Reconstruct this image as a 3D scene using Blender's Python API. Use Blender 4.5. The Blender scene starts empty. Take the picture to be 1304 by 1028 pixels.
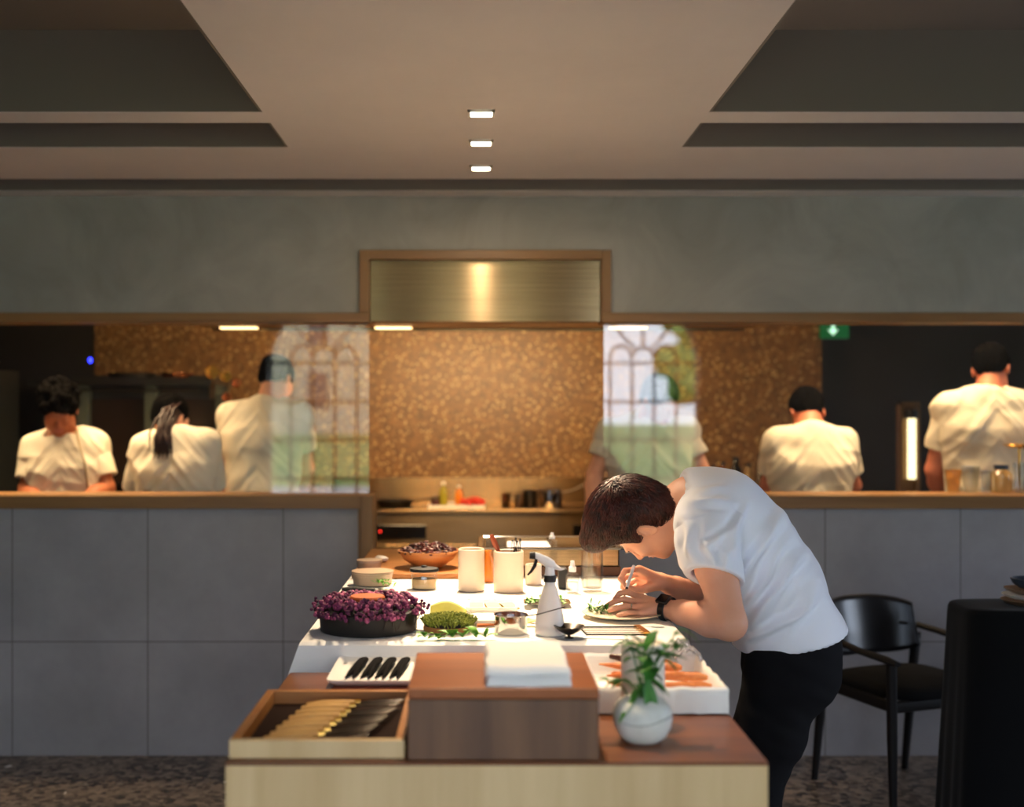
import bpy, math, random
import numpy as np
from mathutils import Vector, Matrix, noise
random.seed(7)
PI = math.pi
EYE = 1.56          # eye height of the photograph
F = 1500.0          # focal length in pixels of the 1304 x 1028 frame
VX, VY = 611.0, 521.0
C = bpy.context.scene.collection

# ------------------------------------------------------------------ camera
cam_data = bpy.data.cameras.new('camera')
cam = bpy.data.objects.new('camera', cam_data); C.objects.link(cam)
cam.location = (0, 0, EYE); cam.rotation_euler = (PI/2, 0, 0)
cam_data.sensor_width = 36; cam_data.lens = F/1304*36
cam_data.shift_x = (652-VX)/1304; cam_data.shift_y = (VY-514)/1304
cam_data.clip_start = .05; cam_data.clip_end = 400
cam_data.dof.use_dof = True; cam_data.dof.focus_distance = 3.28; cam_data.dof.aperture_fstop = 1.7
bpy.context.scene.camera = cam

def srgb(r, g=None, b=None):
    if g is None: r, g, b = r
    def l(c):
        c /= 255
        return c/12.92 if c <= .04045 else ((c+.055)/1.055)**2.4
    return (l(r), l(g), l(b), 1)

# ------------------------------------------------------------------ world, sun, exposure
vs = bpy.context.scene.view_settings
vs.view_transform = 'Standard'; vs.look = 'None'; vs.gamma = 1; vs.use_curve_mapping = False
vs.exposure = 0.24
w = bpy.data.worlds.new('overcast_sky'); bpy.context.scene.world = w; w.use_nodes = True
nt = w.node_tree; bg = nt.nodes['Background']
tc = nt.nodes.new('ShaderNodeTexCoord'); nz = nt.nodes.new('ShaderNodeTexNoise'); nz.inputs['Scale'].default_value = 2.2
nz.inputs['Detail'].default_value = 5
cr = nt.nodes.new('ShaderNodeValToRGB')
cr.color_ramp.elements[0].position = .4; cr.color_ramp.elements[0].color = (.56, .72, 1, 1)
cr.color_ramp.elements[1].position = .62; cr.color_ramp.elements[1].color = (.86, .92, 1, 1)
nt.links.new(tc.outputs['Generated'], nz.inputs['Vector']); nt.links.new(nz.outputs['Fac'], cr.inputs['Fac'])
nt.links.new(cr.outputs['Color'], bg.inputs['Color']); bg.inputs['Strength'].default_value = 9.5

def light(name, kind, loc, energy, color=(1, 1, 1), target=None, **kw):
    d = bpy.data.lights.new(name, kind); d.energy = energy; d.color = color
    for k, v in kw.items(): setattr(d, k, v)
    o = bpy.data.objects.new(name, d); C.objects.link(o); o.location = loc
    if target is not None:
        o.rotation_euler = (Vector(target)-Vector(loc)).to_track_quat('-Z', 'Y').to_euler()
    return o
# afternoon sun over the roof, on the garden behind the photographer only
light('sun', 'SUN', (0, 0, 12), 3.5, (1, .95, .86), target=(-4, -14, 0), angle=.01)
WARM = (1, .70, .40)
# ceiling spots above the work table
for k, (sx, sy, tx, ty, e) in enumerate(((.005, 3.79, .07, 3.05, 215), (.005, 4.21, .10, 3.55, 190), (.005, 4.65, .15, 3.9, 160), (.06, 2.62, .10, 2.42, 85))):
    light('downlight_spot', 'SPOT', (sx, sy, 2.50), e, (1, .76, .50), target=(tx, ty, .98), spot_size=math.radians(48), spot_blend=.85, shadow_soft_size=.035)
# kitchen ceiling lights (above the pass opening, out of the picture)
light('kitchen_light', 'AREA', (-1.95, 5.66, 2.44), 33, WARM, target=(-1.95, 5.8, 0), shape='RECTANGLE', size=1.8, size_y=.35, spread=math.radians(110))
light('kitchen_light', 'AREA', (1.85, 5.66, 2.44), 23, WARM, target=(1.85, 5.8, 0), shape='RECTANGLE', size=1.7, size_y=.35, spread=math.radians(100))
light('hood_light', 'AREA', (-.05, 6.15, 1.93), 40, (1, .66, .32), target=(-.05, 7.9, 1.4), shape='RECTANGLE', size=1.3, size_y=.10)
light('kitchen_light', 'AREA', (-.3, 7.0, 2.44), 5, (1, .66, .34), target=(0, 7.4, 0), shape='RECTANGLE', size=3.8, size_y=.3)
# daylight of the arched windows; the middle one is unseen, added for light
for wx in (-1.70, .04, 1.78):
    d = light('window_daylight', 'AREA', (wx, -1.96, 1.55), 1, target=(wx, 5, 1.55), shape='RECTANGLE', size=1.16, size_y=2.2)
    d.data.cycles.is_portal = True
d = light('window_daylight', 'AREA', (7.95, 2.9, 1.5), 1, target=(0, 2.9, 1.5), shape='RECTANGLE', size=3.0, size_y=2.0)  # unseen side window, added for daylight from the right
d.data.cycles.is_portal = True
for sy in (3.80, 4.22, 4.66):     # the soft spill of the downlights
    light('downlight_spill', 'AREA', (.005, sy, 2.508), 2.6, (1, .80, .56), target=(.005, sy, 0), shape='DISK', size=.06)

# ------------------------------------------------------------------ materials
MATS = {}
def mat(name, col, rough=.6, metal=0, spec=.5, **k):
    """plain or mottled principled material; col = sRGB 0-255"""
    if name in MATS: return MATS[name]
    m = bpy.data.materials.new(name); m.use_nodes = True; MATS[name] = m
    n = m.node_tree; b = n.nodes['Principled BSDF']
    b.inputs['Base Color'].default_value = srgb(*col); b.inputs['Roughness'].default_value = rough
    b.inputs['Metallic'].default_value = metal; b.inputs['Specular IOR Level'].default_value = spec
    if 'emit' in k:
        b.inputs['Emission Color'].default_value = srgb(*col); b.inputs['Emission Strength'].default_value = k['emit']
    if 'trans' in k:
        b.inputs['Transmission Weight'].default_value = k['trans']; b.inputs['IOR'].default_value = k.get('ior', 1.45)
    if 'sss' in k:
        b.inputs['Subsurface Weight'].default_value = k['sss']; b.inputs['Subsurface Radius'].default_value = (.012, .005, .003)
        b.inputs['Subsurface Scale'].default_value = .6
    if 'sheen' in k: b.inputs['Sheen Weight'].default_value = k['sheen']
    tcn = n.nodes.new('ShaderNodeTexCoord'); mp = n.nodes.new('ShaderNodeMapping'); n.links.new(tcn.outputs['Object'], mp.inputs['Vector'])
    mp.inputs['Scale'].default_value = k.get('stretch', (1, 1, 1))
    if 'col2' in k:
        t = n.nodes.new('ShaderNodeTexNoise'); t.inputs['Scale'].default_value = k.get('scale', 6); t.inputs['Detail'].default_value = k.get('detail', 6)
        t.inputs['Roughness'].default_value = .6; t.inputs['Distortion'].default_value = k.get('distort', 0)
        n.links.new(mp.outputs['Vector'], t.inputs['Vector'])
        r = n.nodes.new('ShaderNodeValToRGB'); r.color_ramp.elements[0].position = k.get('p0', .35); r.color_ramp.elements[1].position = k.get('p1', .65)
        r.color_ramp.elements[0].color = srgb(*col); r.color_ramp.elements[1].color = srgb(*k['col2'])
        n.links.new(t.outputs['Fac'], r.inputs['Fac']); n.links.new(r.outputs['Color'], b.inputs['Base Color'])
    if 'bump' in k:
        t2 = n.nodes.new('ShaderNodeTexNoise'); t2.inputs['Scale'].default_value = k.get('bscale', 60); t2.inputs['Detail'].default_value = 4
        n.links.new(mp.outputs['Vector'], t2.inputs['Vector'])
        bp = n.nodes.new('ShaderNodeBump'); bp.inputs['Strength'].default_value = k['bump']; bp.inputs['Distance'].default_value = k.get('bdist', .004)
        n.links.new(t2.outputs['Fac'], bp.inputs['Height']); n.links.new(bp.outputs['Normal'], b.inputs['Normal'])
    return m

def wood(name, c1, c2, axis='x', rough=.45, scale=9):
    st = {'x': (.12, 1.6, 1.6), 'y': (1.6, .12, 1.6), 'z': (1.6, 1.6, .12)}[axis]
    return mat(name, c1, rough, col2=c2, stretch=st, scale=scale, detail=8, distort=.6, p0=.3, p1=.7, bump=.12, bscale=scale*3, bdist=.002)

oak_x = wood('oak_along', (124, 86, 46), (152, 110, 64), 'x')
oak_z = wood('oak_upright', (124, 86, 46), (152, 110, 64), 'z')
oak_pale = wood('pale_oak_front', (205, 170, 118), (228, 196, 146), 'z', scale=7)
walnut_x = wood('walnut_top', (98, 52, 22), (134, 78, 36), 'x', rough=.35, scale=7)
walnut_z = wood('walnut_upright', (88, 56, 36), (132, 92, 62), 'z', rough=.4, scale=8)
teak = wood('orange_teak', (150, 92, 38), (184, 122, 58), 'x', scale=7)
plaster = mat('grey_green_plaster', (142, 138, 128), .85, col2=(166, 161, 150), scale=2.4, detail=9, distort=1.2, p0=.3, p1=.72, bump=.15, bscale=14, bdist=.004)
ceil_m = mat('warm_white_ceiling', (212, 202, 192), .75, col2=(220, 210, 200), scale=1.2)
steel = mat('brushed_steel', (160, 136, 104), .24, 1, col2=(142, 118, 88), stretch=(.3, 8, 30), scale=6)
steel.node_tree.nodes['Principled BSDF'].inputs['Anisotropic'].default_value = .93; steel.node_tree.nodes['Principled BSDF'].inputs['Anisotropic Rotation'].default_value = .25
_tg = steel.node_tree.nodes.new('ShaderNodeTangent'); _tg.direction_type = 'RADIAL'; _tg.axis = 'Z'
steel.node_tree.links.new(_tg.outputs['Tangent'], steel.node_tree.nodes['Principled BSDF'].inputs['Tangent'])
chrome = mat('polished_steel', (215, 212, 206), .12, 1)
dark_steel = mat('dark_steel', (66, 62, 58), .35, .9)
grey_green_steel = mat('grey_painted_post', (92, 98, 86), .5, .3)
black_glass = mat('black_control_glass', (16, 14, 14), .15)
black = mat('matt_black', (20, 19, 20), .55)
soft_black = mat('black_cloth', (13, 13, 14), .95, spec=.1, sheen=.08)
black_wood = mat('black_stained_wood', (22, 18, 17), .6, spec=.25)
brass = mat('brass', (214, 160, 76), .22, 1)
copper = mat('copper', (214, 130, 80), .22, 1)
white_cer = mat('white_ceramic', (236, 232, 224), .35)
cream_cer = mat('cream_ceramic', (226, 206, 184), .45)
linen = mat('white_linen', (242, 240, 236), .9, spec=.2, bump=.15, bscale=300, bdist=.001)
cloth_blue = mat('white_tee_cotton', (242, 243, 252), .92, spec=.15, sheen=.15, bump=.12, bscale=260, bdist=.001)
jacket = mat('warm_lit_chef_cotton', (226, 214, 190), .9, spec=.15, bump=.1, bscale=200, bdist=.001)  # cream tone puts the warm kitchen light into the jacket colour
paper = mat('white_paper', (240, 236, 226), .8, spec=.2)
skin = mat('skin', (226, 160, 128), .5, spec=.35, sss=.06, col2=(232, 172, 142), scale=14, p0=.3, p1=.75, bump=.1, bscale=120, bdist=.001)
skin_red = mat('flushed_skin', (210, 128, 98), .5, spec=.35, sss=.06)
skin_dark = mat('tanned_skin', (176, 104, 70), .5, spec=.3)
lip = mat('lip_skin', (188, 104, 90), .45)
hair_brown = mat('dark_brown_hair', (24, 11, 9), .45, spec=.5, col2=(84, 30, 18), scale=45)
hair_black = mat('black_hair', (8, 6, 5), .8, spec=.04)
leaf = mat('green_leaf', (84, 150, 44), .5, col2=(122, 176, 60), scale=30)
leaf_deep = mat('deep_green_leaf', (46, 108, 34), .5, col2=(80, 140, 50), scale=24)
moss = mat('moss', (84, 98, 22), .9, col2=(142, 150, 50), scale=80)

def pane_material(name='window_pane_glass', base=.043, tint=(.97, .98, .97)):
    m = bpy.data.materials.new(name); m.use_nodes = True; n = m.node_tree; n.nodes.clear()
    out = n.nodes.new('ShaderNodeOutputMaterial'); mx = n.nodes.new('ShaderNodeMixShader')
    tr = n.nodes.new('ShaderNodeBsdfTransparent'); gl = n.nodes.new('ShaderNodeBsdfGlossy'); gl.inputs['Roughness'].default_value = 0
    tr.inputs['Color'].default_value = (*tint, 1)
    lw = n.nodes.new('ShaderNodeLayerWeight'); lw.inputs['Blend'].default_value = .5
    p = n.nodes.new('ShaderNodeMath'); p.operation = 'POWER'; p.inputs[1].default_value = 5
    ml = n.nodes.new('ShaderNodeMath'); ml.operation = 'MULTIPLY_ADD'; ml.inputs[1].default_value = .95; ml.inputs[2].default_value = base
    n.links.new(lw.outputs['Facing'], p.inputs[0]); n.links.new(p.outputs[0], ml.inputs[0]); n.links.new(ml.outputs[0], mx.inputs[0])
    n.links.new(tr.outputs[0], mx.inputs[1]); n.links.new(gl.outputs[0], mx.inputs[2]); n.links.new(mx.outputs[0], out.inputs['Surface'])
    return m
pane_m = pane_material()
clear = pane_material('clear_plastic', .10, (.93, .93, .93)); jar_glass = pane_material('jar_glass', .10, (.93, .94, .93)); water_m = pane_material('clear_liquid', .03, (.93, .92, .88))

def granite_material():
    m = bpy.data.materials.new('speckled_stone'); m.use_nodes = True; n = m.node_tree; b = n.nodes['Principled BSDF']
    b.inputs['Roughness'].default_value = .42
    tcn = n.nodes.new('ShaderNodeTexCoord')
    n1 = n.nodes.new('ShaderNodeTexNoise'); n1.inputs['Scale'].default_value = 22; n1.inputs['Detail'].default_value = 8; n1.inputs['Roughness'].default_value = .75
    v = n.nodes.new('ShaderNodeTexVoronoi'); v.inputs['Scale'].default_value = 34; v.inputs['Randomness'].default_value = 1
    n2 = n.nodes.new('ShaderNodeTexNoise'); n2.inputs['Scale'].default_value = 75; n2.inputs['Detail'].default_value = 3
    for t in (n1, n2): n.links.new(tcn.outputs['Object'], t.inputs['Vector'])
    wn = n.nodes.new('ShaderNodeTexNoise'); wn.inputs['Scale'].default_value = 40; n.links.new(tcn.outputs['Object'], wn.inputs['Vector'])
    wv = n.nodes.new('ShaderNodeVectorMath'); wv.operation = 'MULTIPLY_ADD'; wv.inputs[1].default_value = (.014, .014, .014)
    n.links.new(wn.outputs['Color'], wv.inputs[0]); n.links.new(tcn.outputs['Object'], wv.inputs[2]); n.links.new(wv.outputs[0], v.inputs['Vector'])
    r1 = n.nodes.new('ShaderNodeValToRGB')
    r1.color_ramp.elements[0].position = .3; r1.color_ramp.elements[0].color = srgb(82, 54, 28)
    r1.color_ramp.elements[1].position = .7; r1.color_ramp.elements[1].color = srgb(150, 106, 56)
    r2 = n.nodes.new('ShaderNodeValToRGB')     # pale pebbles
    r2.color_ramp.elements[0].position = .16; r2.color_ramp.elements[0].color = (1, 1, 1, 1)
    r2.color_ramp.elements[1].position = .36; r2.color_ramp.elements[1].color = (0, 0, 0, 1)
    r3 = n.nodes.new('ShaderNodeValToRGB')     # only some cells
    r3.color_ramp.elements[0].position = .40; r3.color_ramp.elements[0].color = (0, 0, 0, 1)
    r3.color_ramp.elements[1].position = .72; r3.color_ramp.elements[1].color = (1, 1, 1, 1)
    n.links.new(v.outputs['Color'], r3.inputs['Fac'])
    mul = n.nodes.new('ShaderNodeMath'); mul.operation = 'MULTIPLY'
    n.links.new(v.outputs['Distance'], r2.inputs['Fac']); n.links.new(r2.outputs['Color'], mul.inputs[0]); n.links.new(r3.outputs['Color'], mul.inputs[1])
    mx = n.nodes.new('ShaderNodeMix'); mx.data_type = 'RGBA'
    n.links.new(n1.outputs['Fac'], r1.inputs['Fac']); n.links.new(r1.outputs['Color'], mx.inputs[6]); mx.inputs[7].default_value = srgb(226, 190, 126)
    n.links.new(mul.outputs[0], mx.inputs[0])
    r4 = n.nodes.new('ShaderNodeValToRGB')
    r4.color_ramp.elements[0].position = .33; r4.color_ramp.elements[0].color = srgb(70, 48, 30)
    r4.color_ramp.elements[1].position = .42; r4.color_ramp.elements[1].color = (1, 1, 1, 1)
    n.links.new(n2.outputs['Fac'], r4.inputs['Fac'])
    m2 = n.nodes.new('ShaderNodeMix'); m2.data_type = 'RGBA'; m2.blend_type = 'MULTIPLY'; m2.inputs[0].default_value = .5
    n.links.new(mx.outputs[2], m2.inputs[6]); n.links.new(r4.outputs['Color'], m2.inputs[7]); n.links.new(m2.outputs[2], b.inputs['Base Color'])
    return m
granite = granite_material()

def tile_material():
    """large grey wall panels 0.61 m wide with fine dark joints"""
    m = bpy.data.materials.new('grey_stone_panels'); m.use_nodes = True; n = m.node_tree; b = n.nodes['Principled BSDF']
    b.inputs['Roughness'].default_value = .6
    tcn = n.nodes.new('ShaderNodeTexCoord'); geo = n.nodes.new('ShaderNodeNewGeometry'); sp = n.nodes.new('ShaderNodeSeparateXYZ'); n.links.new(geo.outputs['Position'], sp.inputs[0])
    def joint(out, period, off):
        a = n.nodes.new('ShaderNodeMath'); a.operation = 'ADD'; a.inputs[1].default_value = 100*period-off; n.links.new(out, a.inputs[0])
        md = n.nodes.new('ShaderNodeMath'); md.operation = 'MODULO'; md.inputs[1].default_value = period; n.links.new(a.outputs[0], md.inputs[0])
        ls = n.nodes.new('ShaderNodeMath'); ls.operation = 'LESS_THAN'; ls.inputs[1].default_value = .005; n.links.new(md.outputs[0], ls.inputs[0])
        return ls.outputs[0]
    jx = joint(sp.outputs['X'], .6095, -.887); jz = joint(sp.outputs['Z'], .607, .51)
    mxm = n.nodes.new('ShaderNodeMath'); mxm.operation = 'MAXIMUM'; n.links.new(jx, mxm.inputs[0]); n.links.new(jz, mxm.inputs[1])
    t = n.nodes.new('ShaderNodeTexNoise'); t.inputs['Scale'].default_value = 3; t.inputs['Detail'].default_value = 9; t.inputs['Roughness'].default_value = .65
    n.links.new(tcn.outputs['Object'], t.inputs['Vector'])
    r = n.nodes.new('ShaderNodeValToRGB'); r.color_ramp.elements[0].position = .3; r.color_ramp.elements[1].position = .7
    r.color_ramp.elements[0].color = srgb(140, 136, 139); r.color_ramp.elements[1].color = srgb(160, 156, 158)
    n.links.new(t.outputs['Fac'], r.inputs['Fac'])
    mx = n.nodes.new('ShaderNodeMix'); mx.data_type = 'RGBA'; n.links.new(mxm.outputs[0], mx.inputs[0]); n.links.new(r.outputs['Color'], mx.inputs[6])
    mx.inputs[7].default_value = srgb(92, 88, 84); n.links.new(mx.outputs[2], b.inputs['Base Color'])
    return m
panels_m = tile_material()

def terrazzo_material():
    m = bpy.data.materials.new('brown_terrazzo'); m.use_nodes = True; n = m.node_tree; b = n.nodes['Principled BSDF']
    b.inputs['Roughness'].default_value = .35
    tcn = n.nodes.new('ShaderNodeTexCoord'); v = n.nodes.new('ShaderNodeTexVoronoi'); v.inputs['Scale'].default_value = 38
    n.links.new(tcn.outputs['Object'], v.inputs['Vector'])
    r = n.nodes.new('ShaderNodeValToRGB')
    for p, c in ((0, (34, 26, 23)), (.45, (62, 50, 44)), (.75, (88, 72, 64)), (1, (150, 134, 120))):
        e = r.color_ramp.elements.new(p) if p not in (0, 1) else r.color_ramp.elements[int(p)]
        e.position = p; e.color = srgb(*c)
    sp = n.nodes.new('ShaderNodeSeparateColor'); n.links.new(v.outputs['Color'], sp.inputs[0]); n.links.new(sp.outputs[0], r.inputs['Fac'])
    n.links.new(r.outputs['Color'], b.inputs['Base Color'])
    return m
terrazzo = terrazzo_material()

# ------------------------------------------------------------------ helpers
def P(px, py, D):
    """a point of the place from where it appears and how far off it is"""
    return Vector(((px-VX)*D/F, D, EYE-(py-VY)*D/F))

class B:
    """collects shapes; build() links them as ONE mesh object"""
    def __init__(s): s.v = []; s.f = []; s.mi = []
    def add(s, vs_, fs, mi=0):
        o = len(s.v); s.v += [Vector(p) for p in vs_]; s.f += [tuple(i+o for i in f) for f in fs]; s.mi += [mi]*len(fs); return s
    def box(s, a, b, mi=0, rot=None, pivot=None):
        x0, y0, z0 = a; x1, y1, z1 = b
        v = [Vector(p) for p in ((x0,y0,z0),(x1,y0,z0),(x1,y1,z0),(x0,y1,z0),(x0,y0,z1),(x1,y0,z1),(x1,y1,z1),(x0,y1,z1))]
        if rot is not None:
            pv = Vector(pivot) if pivot is not None else (Vector(a)+Vector(b))/2
            v = [pv+rot@(p-pv) for p in v]
        return s.add(v, [(3,2,1,0),(4,5,6,7),(0,1,5,4),(1,2,6,5),(2,3,7,6),(3,0,4,7)], mi)
    def lathe(s, prof, c=(0,0,0), n=32, mi=0, M=None):
        """prof = [(r, z)...] from bottom to top; r = 0 closes"""
        c = Vector(c); rings = []; vs_ = []; fs = []
        for r, z in prof:
            if r < 1e-6: rings.append([len(vs_)]); vs_.append(Vector((0, 0, z)))
            else:
                rings.append(list(range(len(vs_), len(vs_)+n)))
                vs_ += [Vector((r*math.cos(2*PI*i/n), r*math.sin(2*PI*i/n), z)) for i in range(n)]
        for a, b in zip(rings, rings[1:]):
            for i in range(n):
                j = (i+1) % n
                if len(a) == 1 and len(b) == 1: continue
                if len(a) == 1: fs.append((a[0], b[j], b[i])[::-1] if False else (a[0], b[i], b[j])[::-1])
                elif len(b) == 1: fs.append((a[i], a[j], b[0]))
                else: fs.append((a[i], a[j], b[j], b[i]))
        if M is not None: vs_ = [M@p for p in vs_]
        return s.add([p+c for p in vs_], fs, mi)
    def tube(s, pts, rad, n=8, mi=0, flat=1.0, up=None, caps=True):
        """tapered tube along points; flat squashes the section along its second axis"""
        pts = [Vector(p) for p in pts]
        if not hasattr(rad, '__len__'): rad = [rad]*len(pts)
        vs_ = []; fs = []; ref = Vector(up) if up is not None else Vector((0, 0, 1))
        for i, p in enumerate(pts):
            t = (pts[min(i+1, len(pts)-1)]-pts[max(i-1, 0)])
            if t.length < 1e-9: t = Vector((0, 0, 1))
            t.normalize(); a = t.cross(ref)
            if a.length < .05: a = t.cross(Vector((1, .2, 0)))
            a.normalize(); b = a.cross(t)
            for k in range(n):
                an = 2*PI*k/n; vs_.append(p+a*(rad[i]*math.cos(an))+b*(rad[i]*flat*math.sin(an)))
        for i in range(len(pts)-1):
            for k in range(n):
                k2 = (k+1) % n; fs.append((i*n+k, i*n+k2, (i+1)*n+k2, (i+1)*n+k))
        if caps:
            fs.append(tuple(range(n))[::-1]); fs.append(tuple((len(pts)-1)*n+k for k in range(n)))
        return s.add(vs_, fs, mi)
    def ell(s, c, r, n=14, mi=0, M=None, jit=0):
        c = Vector(c); vs_ = []; fs = []; m = max(4, n//2)
        for i in range(m+1):
            th = PI*i/m
            for k in range(n):
                p = Vector((r[0]*math.sin(th)*math.cos(2*PI*k/n), r[1]*math.sin(th)*math.sin(2*PI*k/n), r[2]*math.cos(th)))
                if jit: p *= 1+jit*noise.noise(p*40+c*30)
                if M is not None: p = M@p
                vs_.append(c+p)
        for i in range(m):
            for k in range(n):
                k2 = (k+1) % n; fs.append((i*n+k, (i+1)*n+k, (i+1)*n+k2, i*n+k2))
        return s.add(vs_, fs, mi)
    def grid(s, fn, nu, nv, mi=0):
        vs_ = [fn(i/nu, j/nv) for j in range(nv+1) for i in range(nu+1)]
        fs = [(j*(nu+1)+i, j*(nu+1)+i+1, (j+1)*(nu+1)+i+1, (j+1)*(nu+1)+i) for j in range(nv) for i in range(nu)]
        return s.add(vs_, fs, mi)
    def leaf(s, base, d, length, width, up=(0,0,1), mi=0, droop=.3):
        """a leaf blade with a fold along its rib"""
        base = Vector(base); d = Vector(d).normalized(); up = Vector(up); side = d.cross(up)
        if side.length < .05: side = d.cross(Vector((1, 0, 0)))
        side.normalize(); nn = side.cross(d); vs_ = []; fs = []; m = 5
        for i in range(m+1):
            t = i/m; wv = width*.5*math.sin(PI*min(1, t*.93+.05))**.8; ctr = base+d*(length*t)-up*(droop*length*t*t)
            for q in (-1, 0, 1): vs_.append(ctr+side*(q*wv)+nn*(abs(q)*wv*.35))
        for i in range(m):
            for q in (0, 1): fs.append((i*3+q, i*3+q+1, i*3+q+4, i*3+q+3))
        return s.add(vs_, fs, mi)
    def build(s, name, m, parent=None, smooth=True, angle=35, bevel=0, solid=0, sub=0):
        root = Vector((0, 0, 0)); q = parent
        while q is not None: root += Vector(q.location); q = q.parent
        if parent is None and s.v:
            xs = [p.x for p in s.v]; ys = [p.y for p in s.v]; zs = [p.z for p in s.v]
            root = Vector(((min(xs)+max(xs))/2, (min(ys)+max(ys))/2, min(zs)))
        me = bpy.data.meshes.new(name); me.from_pydata([tuple(p-root) for p in s.v], [], s.f)
        ms = m if isinstance(m, (list, tuple)) else [m]
        for x in ms: me.materials.append(x)
        if len(ms) > 1: me.polygons.foreach_set('material_index', s.mi)
        if smooth:
            me.polygons.foreach_set('use_smooth', [True]*len(me.polygons))
            if angle < 180: me.set_sharp_from_angle(angle=math.radians(angle))
        me.update()
        o = bpy.data.objects.new(name, me); C.objects.link(o)
        if parent is None: o.location = root
        else: o.parent = parent
        if solid:
            md = o.modifiers.new('thickness', 'SOLIDIFY'); md.thickness = solid; md.offset = 0
        if bevel:
            md = o.modifiers.new('bevel', 'BEVEL'); md.width = bevel; md.segments = 2; md.limit_method = 'ANGLE'
        if sub:
            md = o.modifiers.new('subdivision', 'SUBSURF'); md.levels = sub; md.render_levels = sub
        return o

def tag(o, label=None, cat=None, group=None, kind=None):
    if label: o['label'] = label
    if cat: o['category'] = cat
    if group: o['group'] = group
    if kind: o['kind'] = kind
    return o
def thing(name, label, cat, loc, group=None):
    o = bpy.data.objects.new(name, None); C.objects.link(o); o.location = loc; o.empty_display_size = .05
    return tag(o, label, cat, group)
def struct(o): o['kind'] = 'structure'; return o
def copy_thing(root, loc, label=None, group=None, rotz=None):
    r = root.copy(); C.objects.link(r); r.location = loc
    if rotz is not None: r.rotation_euler = (0, 0, rotz)
    if label: r['label'] = label
    if group: r['group'] = group
    for ch in list(root.children):
        c = ch.copy(); C.objects.link(c); c.parent = r
        for g in ch.children:
            d = g.copy(); C.objects.link(d); d.parent = c
    return r

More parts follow.
